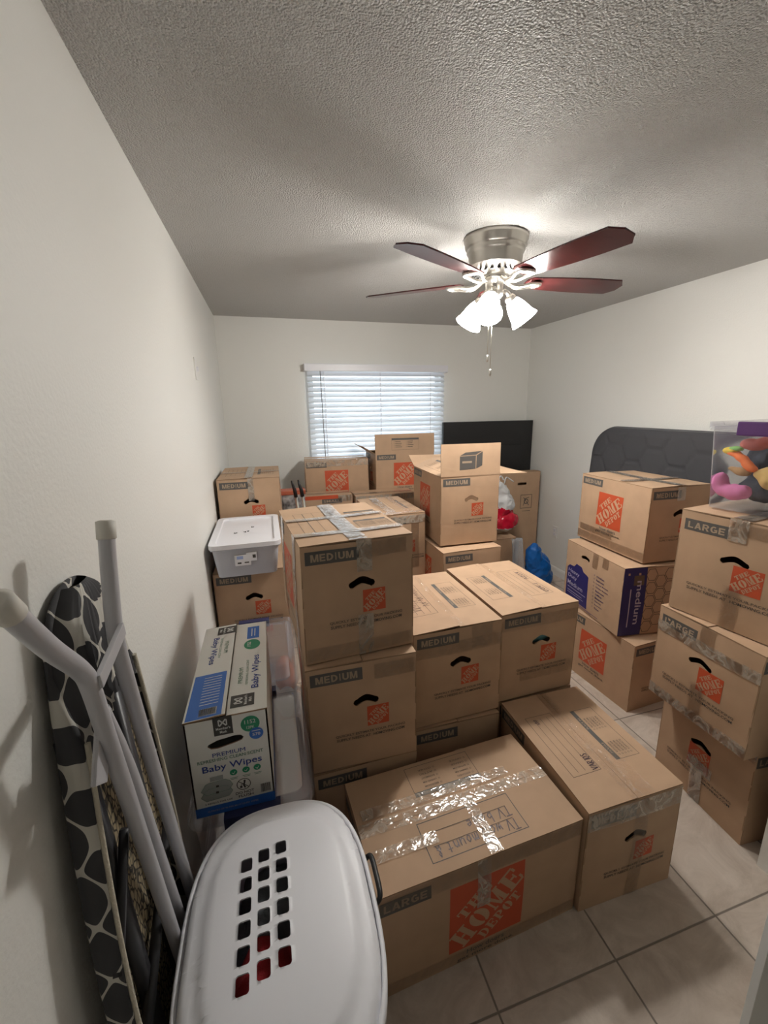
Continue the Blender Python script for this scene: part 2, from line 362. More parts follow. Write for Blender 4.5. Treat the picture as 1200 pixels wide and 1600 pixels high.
def scribble(x0, y0, w, h, seed, m=M_marker, n=26, t=.0018):
    r = random.Random(seed); pts = []
    for i in range(n): pts.append((x0 + w * i / n + r.uniform(-.25, .25) * w / n, y0 + h * (.1 if i % 2 else .9) + r.uniform(-.25, .25) * h))
    o = []
    for i in range(0, n - 3, 3): o += line(pts[i:i + 4 if r.random() < .5 else i + 3], m, t)
    return o
HW = {'T': [[(0, 1), (1, 1)], [(.5, 1), (.48, 0)]], 'V': [[(0, 1), (.45, 0), (1, 1)]], 'w': [[(0, .6), (.2, 0), (.45, .5), (.7, 0), (1, .6)]],
 'a': [[(.85, .5), (.4, .62), (.1, .3), (.35, .0), (.8, .25), (.85, .6), (.9, 0)]], 'l': [[(.4, 1), (.4, 0), (.6, 0)]], 'm': [[(0, .6), (.05, 0)], [(.05, .4), (.3, .6), (.45, .4), (.45, 0)], [(.45, .4), (.75, .6), (.9, .4), (.95, 0)]],
 'o': [[(.5, .6), (.15, .4), (.2, .05), (.6, 0), (.85, .3), (.5, .6)]], 'u': [[(.1, .6), (.15, .1), (.5, 0), (.8, .2), (.85, .6), (.9, 0)]], 'n': [[(.1, .6), (.12, 0)], [(.12, .35), (.5, .6), (.8, .4), (.85, 0)]],
 't': [[(.5, .9), (.45, .1), (.8, 0)], [(.1, .6), (.85, .62)]], '&': [[(.9, 0), (.3, .7), (.45, 1), (.65, .75), (.15, .3), (.3, 0), (.8, .35)]], 'b': [[(.15, 1), (.18, 0)], [(.18, .4), (.6, .55), (.85, .25), (.5, 0), (.18, .05)]],
 's': [[(.8, .55), (.3, .55), (.3, .35), (.75, .25), (.7, 0), (.15, .02)]], 'e': [[(.15, .3), (.8, .35), (.6, .6), (.2, .45), (.2, .05), (.8, .05)]], 'A': [[(0, 0), (.5, 1), (1, 0)], [(.2, .4), (.8, .4)]],
 'R': [[(.1, 0), (.1, 1), (.7, .9), (.7, .6), (.1, .5), (.9, 0)]], 'I': [[(.5, 1), (.5, 0)]], 'O': [[(.5, 1), (.1, .7), (.15, .15), (.6, 0), (.95, .4), (.8, .9), (.5, 1)]], 'S': [[(.85, .9), (.3, 1), (.15, .7), (.8, .35), (.7, .02), (.1, .05)]],
 'C': [[(.9, .85), (.4, 1), (.1, .5), (.4, 0), (.9, .15)]], 'L': [[(.1, 1), (.1, 0), (.9, .02)]], 'U': [[(.1, 1), (.15, .15), (.5, 0), (.85, .15), (.9, 1)]], 'D': [[(.1, 1), (.1, 0), (.7, .15), (.85, .6), (.5, .95), (.1, 1)]]}
def hand(s, x, y, cw, h, m=M_marker, t=.0024):
    o = []; r = random.Random(len(s))
    for ch in s:
        if ch in HW:
            dy = r.uniform(-.06, .06) * h
            for st in HW[ch]: o += line([(x + a * cw * .8 + b * h * .06, y + b * h + dy) for a, b in st], m, t * 1.35)
        x += cw * (.6 if ch in ' lI' else 1)
    return o
def top_medium(a, b, seed, flip=False, writing=None, flapped=None):
    """two lists of art, for the left and the right half of a closed medium top (seam along the long side y)"""
    L = turn(frame(0, 0, .295, .115, M_faint) , 90, .155, .126)
    for k in (1, 2, 3): L += rect(.040 + .029 * k, .140, .0415 + .029 * k, .405, M_faint)
    if writing: L += writing
    Rr_ = turn(room_list(.258, .10), 90, .337, .146) if not flip else turn(room_list(.258, .10), 90, .337, .146)
    arts = L + Rr_
    if flip: arts = xf(arts, lambda x, y: (a - x, b - y))
    return arts
# ---- cartons
def carton(label, x, y, yaw, z, a, b, h, kind='MEDIUM', end='front', tops=None, seed=1, open_top=False, group=None, bulge=.006, name='moving_box', ends=None, faces=None, tape=(), m=None, ink=M_faint, lift=0.0):
    """end: 'front' when the short printed end with the hand hole faces local -y, 'right' when the long side does"""
    m = m or M_kraft; rnd = random.Random(seed)
    if not open_top: h -= .008
    if min(a, b) < .3: faces = {**{k: ([], []) for k in (('left', 'right') if end != 'front' else ('front', 'back'))}, **(faces or {})}
    root = thing(name, label, 'box', (x, y, z), yaw, group)
    jit = {(i, j, k): Vector((rnd.uniform(-.003, .003), rnd.uniform(-.003, .003), rnd.uniform(-.002, .003) if k else 0)) for i in (0, 1) for j in (0, 1) for k in (0, 1)}
    off = Vector((seed * 3.7, seed * 1.3, 0))
    def D(p):
        X, Y, Z = min(1, max(0, p.x / a)), min(1, max(0, p.y / b)), min(1, max(0, p.z / h)); q = p.copy()
        for k_, v in jit.items(): q += v * ((X if k_[0] else 1 - X) * (Y if k_[1] else 1 - Y) * (Z if k_[2] else 1 - Z))
        e = math.sin(PI * Z) ; q.x += (2 * X - 1) ** 3 * bulge * e * math.sin(PI * Y); q.y += (2 * Y - 1) ** 3 * bulge * e * math.sin(PI * X)
        if Z > .9: q.z -= bulge * .5 * math.sin(PI * X) * math.sin(PI * Y)
        nv = noise.noise_vector(p * 5 + off) * .0022 * min(1, 4 * Z); q += Vector((nv.x, nv.y, nv.z * .6 if Z > .9 else 0)); return q
    F = {'front': (a, h, lambda u, v, w_: D(Vector((u, -w_, v)))), 'right': (b, h, lambda u, v, w_: D(Vector((a + w_, u, v)))),
         'left': (b, h, lambda u, v, w_: D(Vector((-w_, b - u, v)))), 'back': (a, h, lambda u, v, w_: D(Vector((a - u, b + w_, v))))}
    Ft = lambda u, v, w_: D(Vector((u, v, h + w_)))
    bm = bmesh.new(); mats = [m, M_edge]
    for fn, (W, H, mf) in F.items():
        if faces and fn in faces: ar, ho = faces[fn]
        elif (fn in ('front', 'back')) == (end == 'front'): ar, ho = lay_end(kind, W, H, ink)
        else: ar, ho = lay_side(kind, W, H), []
        slab_into(bm, W, H, ar, ho, mf, mats)
    slab_into(bm, a - .01, b - .01, [], [], lambda u, v, w_: Vector((u, v, .005 + w_)), mats, origin=(.005, .005))
    finish('carton', bm, mats, root)
    if not open_top:
        long_y = b > a; gap = .0015; arts = tops or []
        for s in (0, 1):
            if long_y: x0, x1, y0, y1 = (0, a / 2 - gap, 0, b) if s == 0 else (a / 2 + gap, a, 0, b)
            else: x0, x1, y0, y1 = (0, a, 0, b / 2 - gap) if s == 0 else (0, a, b / 2 + gap, b)
            sel = [q for q in arts if x0 - .002 <= sum(p[0] for p in q[0]) / len(q[0]) <= x1 + .002 and y0 - .002 <= sum(p[1] for p in q[0]) / len(q[0]) <= y1 + .002]
            if long_y: lf = (lambda u, v, w_, s=s: Ft(u, v, w_ + .0042 + (.004 + lift) * ((u / (a / 2)) if s == 0 else (a - u) / (a / 2)) * (.4 if s else 1)))
            else: lf = (lambda u, v, w_, s=s: Ft(u, v, w_ + .0042 + (.004 + lift) * ((v / (b / 2)) if s == 0 else (b - v) / (b / 2)) * (.4 if s else 1)))
            fb = bmesh.new(); fm = [m, M_edge]
            slab_into(fb, x1 - x0, y1 - y0, sel, [], lf, fm, origin=(x0, y0)); finish('top_flap', fb, fm, root)
    # tape: list of (face, x0, y0, x1, y1, wrinkled)
    for grp in tape:
        tb = bmesh.new(); wr = False
        for fn, x0, y0, x1, y1, wr_ in grp:
            wr = wr or wr_; mf = Ft if fn == 'top' else F[fn][2]; nx = max(1, int(abs(x1 - x0) / .025)); ny = max(1, int(abs(y1 - y0) / .025)); up = .0095 if fn == 'top' else .0022
            G = [[tb.verts.new(mf(x0 + (x1 - x0) * i / nx, y0 + (y1 - y0) * j / ny, up + (noise.noise(Vector((x0 + i * .7, y0 + j * .9, seed))) * (.0016 if wr_ else .0006)))) for j in range(ny + 1)] for i in range(nx + 1)]
            for i in range(nx):
                for j in range(ny): tb.faces.new((G[i][j], G[i + 1][j], G[i + 1][j + 1], G[i][j + 1])).smooth = True
        finish('packing_tape', tb, M_tapew if wr else M_tape, root)
    return root, D

# ================================================================== THE ROOM
XL, XR, YB, HC = -.335, 2.629, 4.05, 2.374
WX0, WX1, WZ0, WZ1 = .41, 1.66, .98, 1.985         # window opening
FY, FX = .80, 1.587                                # wall on the near right (closet side)
def slabs(name, bxs, m):
    bm = bmesh.new()
    for q in bxs: box(bm, *q)
    return struct(finish(name, bm, m))
slabs('wall_left', [(XL - .1, -1.3, 0, XL, YB + .12, HC)], M_wall)
slabs('wall_right', [(XR, FY - .1, 0, XR + .1, YB + .12, HC)], M_wall)
slabs('wall_back', [(XL, YB, 0, WX0, YB + .12, HC), (WX1, YB, 0, XR, YB + .12, HC), (WX0, YB, 0, WX1, YB + .12, WZ0), (WX0, YB, WZ1, WX1, YB + .12, HC)], M_wall)
slabs('wall_front', [(FX, FY - .1, 0, XR, FY, HC)], M_wall)
slabs('wall_side', [(FX, -1.3, 0, FX + .1, FY - .1, HC)], M_wall)
slabs('wall_rear', [(XL, -1.4, 0, FX, -1.3, HC)], M_wall)
slabs('ceiling', [(XL - .1, -1.4, HC, XR + .1, YB + .12, HC + .1)], M_ceil)
# tiled floor
M_floor = mat('floor_tile', (.5, .45, .4), .38)
tc = nd(M_floor, 'ShaderNodeTexCoord'); sep = nd(M_floor, 'ShaderNodeSeparateXYZ'); lk(M_floor, tc.outputs['Object'], sep.inputs[0])
def mth(op, a, b=None, **k):
    n = nd(M_floor, 'ShaderNodeMath', operation=op)
    for i, v in enumerate((a, b)):
        if v is None: continue
        if isinstance(v, (int, float)): n.inputs[i].default_value = v
        else: lk(M_floor, v, n.inputs[i])
    return n.outputs[0]
def axis(o, off, p):
    t = mth('DIVIDE', mth('SUBTRACT', o, off), p); fr = mth('FRACT', t); fl = mth('FLOOR', t); d = mth('MULTIPLY', mth('MINIMUM', fr, mth('SUBTRACT', 1.0, fr)), p); return d, fl
dx, ix = axis(sep.outputs[0], .49, .3985); dy, iy = axis(sep.outputs[1], .722, .4175)
dist = mth('MINIMUM', dx, dy); mr = nd(M_floor, 'ShaderNodeMapRange'); mr.interpolation_type = 'SMOOTHSTEP'; mr.inputs[1].default_value = .0015; mr.inputs[2].default_value = .0042; lk(M_floor, dist, mr.inputs[0])
cmb = nd(M_floor, 'ShaderNodeCombineXYZ'); lk(M_floor, ix, cmb.inputs[0]); lk(M_floor, iy, cmb.inputs[1]); wn = nd(M_floor, 'ShaderNodeTexWhiteNoise'); lk(M_floor, cmb.outputs[0], wn.inputs['Vector'])
ad = nd(M_floor, 'ShaderNodeVectorMath', operation='ADD'); sc_ = nd(M_floor, 'ShaderNodeVectorMath', operation='SCALE'); sc_.inputs['Scale'].default_value = 9
lk(M_floor, wn.outputs['Color'], sc_.inputs[0]); lk(M_floor, tc.outputs['Object'], ad.inputs[0]); lk(M_floor, sc_.outputs[0], ad.inputs[1])
n1 = nd(M_floor, 'ShaderNodeTexNoise'); n1.inputs['Scale'].default_value = 5.5; n1.inputs['Detail'].default_value = 8; n1.inputs['Roughness'].default_value = .68; n1.inputs['Distortion'].default_value = 1.2
lk(M_floor, ad.outputs[0], n1.inputs['Vector']); rp = nd(M_floor, 'ShaderNodeValToRGB'); rp.color_ramp.elements[0].position = .35; rp.color_ramp.elements[1].position = .66
rp.color_ramp.elements[0].color = (.44, .365, .30, 1); rp.color_ramp.elements[1].color = (.62, .54, .465, 1); lk(M_floor, n1.outputs[0], rp.inputs[0])
mixc = nd(M_floor, 'ShaderNodeMix', data_type='RGBA'); mixc.inputs['A'].default_value = (.20, .17, .14, 1); lk(M_floor, mr.outputs[0], mixc.inputs['Factor']); lk(M_floor, rp.outputs[0], mixc.inputs['B']); lk(M_floor, mixc.outputs['Result'], bs(M_floor).inputs['Base Color'])
hsum = mth('ADD', mth('MULTIPLY', mr.outputs[0], 1.0), mth('MULTIPLY', n1.outputs[0], .35)); bump(M_floor, hsum, .5, .0025)
slabs('floor', [(XL - .1, -1.4, -.1, XR + .1, YB + .12, 0)], M_floor)
def baseboard(name, x0, y0, x1, y1, nx, ny):
    bm = bmesh.new(); L = math.hypot(x1 - x0, y1 - y0); dxu, dyu = (x1 - x0) / L, (y1 - y0) / L
    prof = [(0, 0), (.012, 0), (.012, .062), (.009, .074), (.004, .082), (0, .082)]; ends = []
    for t in (0, L): ends.append([bm.verts.new((x0 + dxu * t + nx * p, y0 + dyu * t + ny * p, z)) for p, z in prof])
    for i in range(6): bm.faces.new((ends[0][i], ends[0][(i + 1) % 6], ends[1][(i + 1) % 6], ends[1][i]))
    bm.faces.new(ends[0]); bm.faces.new(ends[1][::-1]); bmesh.ops.recalc_face_normals(bm, faces=bm.faces[:]); return struct(finish(name, bm, M_trim))
baseboard('baseboard_left', XL, -1.3, XL, YB, 1, 0); baseboard('baseboard_right', XR, FY, XR, YB, -1, 0); baseboard('baseboard_back', XL, YB, XR, YB, 0, -1)
# near right: open door leaf whose edge stands at the frame's lower right corner
bm = bmesh.new(); Md = Matrix.Translation((1.086, .505, 0)) @ Matrix.Rotation(math.radians(-38), 4, 'Z')
box(bm, 0, -.036, .008, .62, 0, 2.03, 0, .002, Md)
dl = struct(finish('door_1', bm, M_door))
bm = bmesh.new(); Mk = Md @ Matrix.Translation((.06, .0, .95)) @ Matrix.Rotation(-PI / 2, 4, 'X'); lathe(bm, [(.001, .055), (.02, .052), (.027, .04), (.024, .028), (.010, .022), (.010, .006), (.028, .005), (.029, 0)], 24, Mk); finish('door_knob', bm, M_nickel, dl)
# window: frame, sash rail and glass in the opening
bm = bmesh.new(); t = .035
for q in ((WX0, WX0 + t, WZ0, WZ1), (WX1 - t, WX1, WZ0, WZ1), (WX0 + t, WX1 - t, WZ0, WZ0 + t), (WX0 + t, WX1 - t, WZ1 - t, WZ1), (WX0 + t, WX1 - t, 1.47, 1.50)):
    box(bm, q[0], YB + .07, q[2], q[1], YB + .11, q[3])
wn_ = struct(finish('window_1', bm, M_trim))
M_glass = clear('window_glass', (.8, .9, .95), .03, .02, (.95, .98, 1))
bm = bmesh.new(); box(bm, WX0 + t, YB + .085, WZ0 + t, WX1 - t, YB + .09, WZ1 - t); finish('pane', bm, M_glass, wn_)
bm = bmesh.new(); box(bm, WX0 - .0, YB - .02, WZ0 - .02, WX1, YB + .07, WZ0, 0, .003); struct(finish('trim_1', bm, M_trim))

# ================================================================== window blind
M_slat = bpy.data.materials.new('white_slat'); M_slat.use_nodes = True; b_ = bs(M_slat); b_.inputs['Base Color'].default_value = (.86, .88, .91, 1); b_.inputs['Roughness'].default_value = .45
tr = nd(M_slat, 'ShaderNodeBsdfTranslucent'); tr.inputs[0].default_value = (.85, .92, 1, 1); mxs = nd(M_slat, 'ShaderNodeMixShader'); mxs.inputs[0].default_value = .10
lk(M_slat, b_.outputs[0], mxs.inputs[1]); lk(M_slat, tr.outputs[0], mxs.inputs[2]); lk(M_slat, mxs.outputs[0], M_slat.node_tree.nodes['Material Output'].inputs[0])
bl = thing('window_blind', 'white horizontal slat blind with valance hanging over the window on the far wall', 'blind', (1.03, YB - .04, WZ0))
def L_(x, y, z): return (x - 1.03, y - (YB - .04), z - WZ0)
bm = bmesh.new(); box(bm, *L_(.36, YB - .085, 1.945), *L_(1.70, YB - .070, 2.005), 0, .003); box(bm, *L_(.36, YB - .07, 1.945), *L_(.372, YB - .0, 2.005)); box(bm, *L_(1.688, YB - .07, 1.945), *L_(1.70, YB - .0, 2.005)); finish('valance', bm, M_white, bl)
bm = bmesh.new(); box(bm, *L_(.40, YB - .065, 1.955), *L_(1.67, YB - .015, 1.995)); finish('head_rail', bm, M_white, bl)
bm = bmesh.new(); zz = 1.925; sx0, sx1 = .385, 1.675
tilt = math.radians(50)
while zz > 1.03:
    n = 6; rows = []
    for i in range(n + 1):
        s = (i / n - .5) * .05; cv = .003 * (1 - (2 * i / n - 1) ** 2)
        yy = YB - .045 + s * math.cos(tilt) + cv * math.sin(tilt); z2 = zz - s * math.sin(tilt) * -1 + cv * math.cos(tilt)
        rows.append([bm.verts.new(L_(x, yy, z2 + sg)) for x in (sx0, sx1) for sg in (0,)])
    rows2 = [[bm.verts.new(v.co + Vector((0, .0015, -.002))) for v in r] for r in rows]
    for a, b in zip(rows, rows[1:]): bm.faces.new((a[0], a[1], b[1], b[0])).smooth = True
    for a, b in zip(rows2, rows2[1:]): bm.faces.new((b[0], b[1], a[1], a[0])).smooth = True
    for r1, r2 in ((rows[0], rows2[0]), (rows[-1], rows2[-1])): bm.faces.new((r1[0], r1[1], r2[1], r2[0]))
    zz -= .0455
finish('slats', bm, M_slat, bl)
bm = bmesh.new(); box(bm, *L_(sx0, YB - .066, 1.0), *L_(sx1, YB - .026, 1.018), 0, .003); finish('bottom_rail', bm, M_white, bl)
for x in (.53, 1.04, 1.53):
    bm = bmesh.new()
    for yo in (-.068, -.022): box(bm, *L_(x - .0025, YB + yo - .001, 1.018), *L_(x + .0025, YB + yo + .001, 1.955))
    finish('ladder_cord', bm, M_white, bl)
bm = bmesh.new(); tube(bm, [L_(.495, YB - .078, 1.945), L_(.505, YB - .082, 1.10)], .0045, 8); finish('tilt_wand', bm, mat('grey_wand', (.35, .36, .37), .3), bl)

# ================================================================== ceiling fan
FC = Vector((1.07, 1.97, HC))
fan = thing('ceiling_fan', 'brushed nickel hugger ceiling fan with five dark wood blades and three lit glass shades', 'ceiling fan', FC)
bm = bmesh.new(); lathe(bm, [(.0, 0), (.144, 0), (.144, -.018), (.138, -.025), (.138, -.042), (.132, -.047), (.128, -.054), (.131, -.061), (.125, -.068), (.122, -.075), (.119, -.122)], 48); finish('motor_housing', bm, M_nickel, fan)
bm = bmesh.new(); lathe(bm, [(.119, -.122), (.114, -.126), (.072, -.158), (.060, -.160), (.0, -.160)], 48)
finish('vented_ring', bm, M_nickel, fan)
bm = bmesh.new()
for k in range(20):
    a = 2 * PI * k / 20; M = Matrix.Rotation(a, 4, 'Z') @ Matrix.Translation((.0905, 0, -.1415)) @ Matrix.Rotation(math.radians(45), 4, 'Y'); box(bm, -.019, -.0070, -.002, .019, .0070, .0022, 0, 0, M)
finish('vent_slots', bm, M_black, fan)
bm = bmesh.new(); lathe(bm, [(.058, -.158), (.060, -.172), (.056, -.178), (.042, -.182), (.040, -.215), (.044, -.222), (.044, -.240), (.034, -.252), (.012, -.260), (.0, -.261)], 32); finish('light_hub', bm, M_nickel, fan)
for ang in (-77, -4, 68, 139, 212):
    A = Matrix.Rotation(math.radians(ang), 4, 'Z') @ Matrix.Translation((0, 0, -.180)) @ Matrix.Rotation(math.radians(-10), 4, 'X')
    bm = bmesh.new(); out = []
    N = 26; R0, R1 = .155, .66
    def half(r):
        u = (r - R0) / (R1 - R0)
        return .050 + .022 * math.sin(min(1, u * 1.15) * PI * .62)
    prof = [(R0, .030), (R0 + .012, .044)] + [(R0 + .02 + (R1 - R0 - .055) * i / 14, half(R0 + .02 + (R1 - R0 - .055) * i / 14)) for i in range(15)] + [(R1 - .008, .036), (R1, .028)]
    pts = [(r, hw) for r, hw in prof] + [(r, -hw) for r, hw in prof[::-1]]
    tp = [bm.verts.new(A @ Vector((x, y, .003))) for x, y in pts]; bt = [bm.verts.new(A @ Vector((x, y, -.003))) for x, y in pts]
    bm.faces.new(tp); bm.faces.new(bt[::-1])
    for i in range(len(pts)): bm.faces.new((tp[i], bt[i], bt[(i + 1) % len(pts)], tp[(i + 1) % len(pts)]))
    bmesh.ops.recalc_face_normals(bm, faces=bm.faces[:]); finish('fan_blade', bm, M_blade, fan)
    bm = bmesh.new(); B = Matrix.Rotation(math.radians(ang), 4, 'Z')
    for sy in (-1, 1):
        tube(bm, smooth_path([B @ Vector(p) for p in ((.05, sy * .008, -.172), (.09, sy * .010, -.196), (.13, sy * .020, -.200), (.17, sy * .034, -.192), (.205, sy * .036, -.189), (.222, sy * .020, -.189), (.226, 0, -.189))], 5), [.009] * 10 + [.0075] * 21, 8)
    box(bm, .175, -.03, -.189, .225, .03, -.1845, 0, .002, B)
    finish('blade_arm', bm, M_nickel, fan)
LP = []
for ang in (-8, 112, 232):
    B = Matrix.Rotation(math.radians(ang), 4, 'Z')
    bm = bmesh.new(); tube(bm, smooth_path([B @ Vector(p) for p in ((.02, 0, -.226), (.052, 0, -.222), (.072, 0, -.236), (.078, 0, -.256))], 5), .010, 10)
    T = B @ Matrix.Translation((.074, 0, -.246)) @ Matrix.Rotation(math.radians(180 - 40), 4, 'Y')
    lathe(bm, [(.0, -.006), (.020, -.004), (.026, .006), (.027, .026), (.022, .030)], 24, T)
    arm = finish('lamp_arm', bm, M_nickel, fan)
    bm = bmesh.new(); lathe(bm, [(.024, .018), (.030, .026), (.038, .042), (.045, .062), (.050, .085), (.056, .108), (.064, .124), (.066, .130), (.063, .130), (.053, .108), (.047, .085), (.042, .062), (.034, .042), (.024, .026)], 32, T)
    finish('lamp_shade', bm, M_shade, fan)
    bm = bmesh.new(); lathe(bm, [(.0, .022), (.012, .026), (.014, .045), (.028, .066), (.029, .082), (.020, .098), (.0, .105)], 20, T); finish('light_bulb', bm, M_bulb, fan)
for (x, y, z1) in ((-.022, -.030, 1.805), (-.042, -.035, 1.868)):
    bm = bmesh.new(); tube(bm, [(x, y, -.245), (x, y, z1 - HC)], .0016, 6); pc = finish('pull_chain', bm, M_chain, fan)
    bm = bmesh.new(); lathe(bm, [(.0, .0), (.004, -.002), (.0065, -.010), (.0065, -.026), (.004, -.032), (.0, -.033)], 12, Matrix.Translation((x, y, z1 - HC))); finish('chain_pull', bm, M_nickel, pc)

# wall plates
def plate(name, label, cat, loc, rz, outlet):
    t = thing(name, label, cat, loc, rz); bm = bmesh.new(); box(bm, -.035, -.006, -.057, .035, 0, .057, 0, .003); finish('cover_plate', bm, M_trim, t)
    for z in (-.02, .02) if outlet else (0,):
        bm = bmesh.new()
        if outlet: box(bm, -.015, -.009, z - .014, .015, -.005, z + .014, 0, .002)
        else: box(bm, -.005, -.016, z - .012, .005, -.005, z + .012, 0, .002)
        s = finish('socket' if outlet else 'toggle', bm, M_white, t)
        if outlet:
            bm = bmesh.new(); box(bm, -.008, -.0095, z - .002, -.006, -.0085, z + .007); box(bm, .006, -.0095, z - .002, .008, -.0085, z + .007); box(bm, -.002, -.0095, z - .010, .002, -.0085, z - .006); finish('slots', bm, M_black, s)
plate('wall_outlet', 'white electrical outlet low on the right wall near the blue bag', 'outlet', (XR, 3.44, .425), -PI / 2, True)
plate('wall_plate', 'thin white plate mounted high on the left wall toward the window', 'wall plate', (XL, 2.63, 1.845), PI / 2, False)

# ================================================================== CARTONS
MA, MB = .374, .534
G_ST = 'moving boxes hidden under the stacks'
seam_y = lambda a, b: [('top', a / 2 - .024, .0, a / 2 + .024, b, False)]
# -- the wrapped stack in the middle of the room
wr = [('top', .0, .085, MA, .125, True), ('top', .0, .30, MA, .335, True)]
carton('moving box marked MEDIUM wrapped in bunched clear tape, topmost of the stack left of centre', .0671, 1.2777, .0833, .82, MA, MB, .41, seed=1, ink=M_faint,
       tops=turn(frame(0, 0, .295, .115, M_faint), 90, .155, .126) + rect(.075, .126, .0775, .42, M_ink) + rect(.112, .126, .1135, .42, M_faint) + turn(room_list(.125, .10), 0, .235, .146) + turn(room_list(.125, .10), 0, .235, .285),
       tape=([('top', MA / 2 - .03, 0, MA / 2 + .03, MB, True), ('front', MA / 2 - .01, .30, MA / 2 + .042, .41, True)], [('front', MA / 2 - .01, .0, MA / 2 + .042, .15, True)], wr, [('left', .10, .0, .15, .41, True)], [('left', .39, .0, .44, .41, True)], [('front', .005, .01, MA - .005, .055, False)], [('front', .22, .345, .352, .398, False)]))
carton('moving box marked MEDIUM, middle of the left-centre stack, under the tape-wrapped one', .0614, 1.2601, -.0036, .41, MA, MB, .406, seed=2, tape=([('front', .225, .33, MA - .004, .385, False)],))
carton('dark shaded moving box on the floor under the left-centre stack behind the white hamper', .064, 1.262, .01, 0, MA, MB, .405, seed=3)
# -- pair with open view of their tops
carton('moving box with black scrawl on top and blue glimpse in its hand hole', .4641, 1.3636, .0322, .41, MA, MB, .41, seed=4, lift=.004,
       tops=top_medium(MA, MB, 4, writing=scribble(-.30, 0, .25, .045, 3)[:0] + xf(scribble(0, 0, .26, .05, 5, n=30), lambda x, y: (.055 + y, .40 - x)) + xf(scribble(0, 0, .20, .03, 6, n=22), lambda x, y: (.115 + y, .38 - x))),
       tape=([('front', .0, .30, MA, .352, False)], [('top', MA / 2 - .024, 0, MA / 2 + .024, MB, False)], [('front', .24, .31, .33, .40, False)]))
carton('shaded moving box on the floor under the one with scrawl on its top', .458, 1.352, .01, 0, MA, MB, .406, seed=5)
carton('moving box with handwriting along its right top flap, second level right of the scrawled one', .8517, 1.4023, .0301, .41, MA, MB, .41, seed=6, lift=.002,
       tops=top_medium(MA, MB, 6, flip=True, writing=xf(hand('ROSA', 0, 0, .024, .02) + hand('LIADU', .15, 0, .022, .02), lambda x, y: (.052 + y, .16 + x))),
       tape=([('front', .0, .33, MA, .38, False)], [('top', MA / 2 - .024, 0, MA / 2 + .024, MB, False)], [('front', .1, .08, .36, .13, False)]))
carton('moving box on the floor carrying the one with handwriting on its right flap', .858, 1.415, .01, 0, MA, MB, .406, seed=7, group=G_ST)
carton('moving box marked MEDIUM on the floor in front, word VARIOS written on top', .866, .860, -.004, 0, MA, MB, .412, seed=8,
       tops=top_medium(MA, MB, 8, writing=turn(hand('VARIOS', 0, 0, .013, .024), 90, .150, .132) + xf(scribble(0, 0, .04, .018, 9, n=12), lambda x, y: (.066 + y, .375 + x))),
       tape=([('front', .0, .335, MA, .40, True)], [('front', .18, .0, .235, .40, False)], [('top', MA / 2 - .024, 0, MA / 2 + .024, MB, False)], [('top', .20, 0, .26, .20, False)]))
TVT = turn(room_list(.246, .12), 180, .458, .370) + turn(frame(0, 0, .323, .128, M_ink, .0026) + line([(.03, .083), (.30, .083)], M_faint) + line([(.03, .040), (.30, .040)], M_faint) + hand('TV wall mount &', .022, .085, .0215, .034) + hand('TV base', .022, .043, .024, .032), 180, .498, .162)
carton('long moving box marked LARGE on the floor, TV wall mount written on its taped top', .1856, .842, .053, 0, .672, .385, .375, 'LARGE', end='right', seed=9, tops=TVT, bulge=.004,
       tape=([('top', 0, .170, .672, .215, True), ('front', .30, .20, .345, .37, False)], [('top', .345, .0, .385, .20, True)], [('top', .02, .225, .55, .262, True)], [('top', .0, .085, .22, .125, True)], [('front', .0, .315, .672, .372, False)], [('front', .0, .01, .672, .05, False)]))
# -- along the left wall
carton('moving box marked MEDIUM directly under the white lidded bin by the left wall', -.322, 2.262, -.022, .41, MA, MB, .40, seed=10, bulge=.004)
carton('moving box on the floor by the left wall under the white bin stack', -.318, 2.262, 0, 0, MA, MB, .406, seed=11, group=G_ST, bulge=.003)
carton('taped moving box marked MEDIUM in the far left corner behind the white lidded bin', -.315, 2.80, -.015, .815, MA, MB, .405, seed=12, bulge=.004,
       tops=top_medium(MA, MB, 12), tape=([('top', MA / 2 - .024, 0, MA / 2 + .024, MB, True), ('front', .18, .26, .215, .40, False)], [('top', 0, .24, MA, .28, False)]))
for z in (0, .408): carton(('lowest' if z == 0 else 'middle') + ' moving box of the far left corner stack', -.31, 2.82, 0, z, MA, MB, .405, seed=13 + int(z * 10), group=G_ST, bulge=.003)
# -- behind the middle stack
carton('taped moving box lid with crumpled film right behind the tape-wrapped stack',   .600, 2.445, .0311, .542, .312, MB, .455, seed=18,
       tops=top_medium(.312, MB, 18), tape=([('top', 0, .0, .312, .05, True), ('front', .0, .39, .312, .44, True)], [('top', .08, .05, .14, .5, True)], [('top', .20, 0, .25, MB, False)], [('front', .22, .10, .27, .40, False)]))
carton('moving box on end under the crumpled-film box behind the middle stack', .600, 2.455, .03, 0, .31, .50, .54, seed=19, group=G_ST)
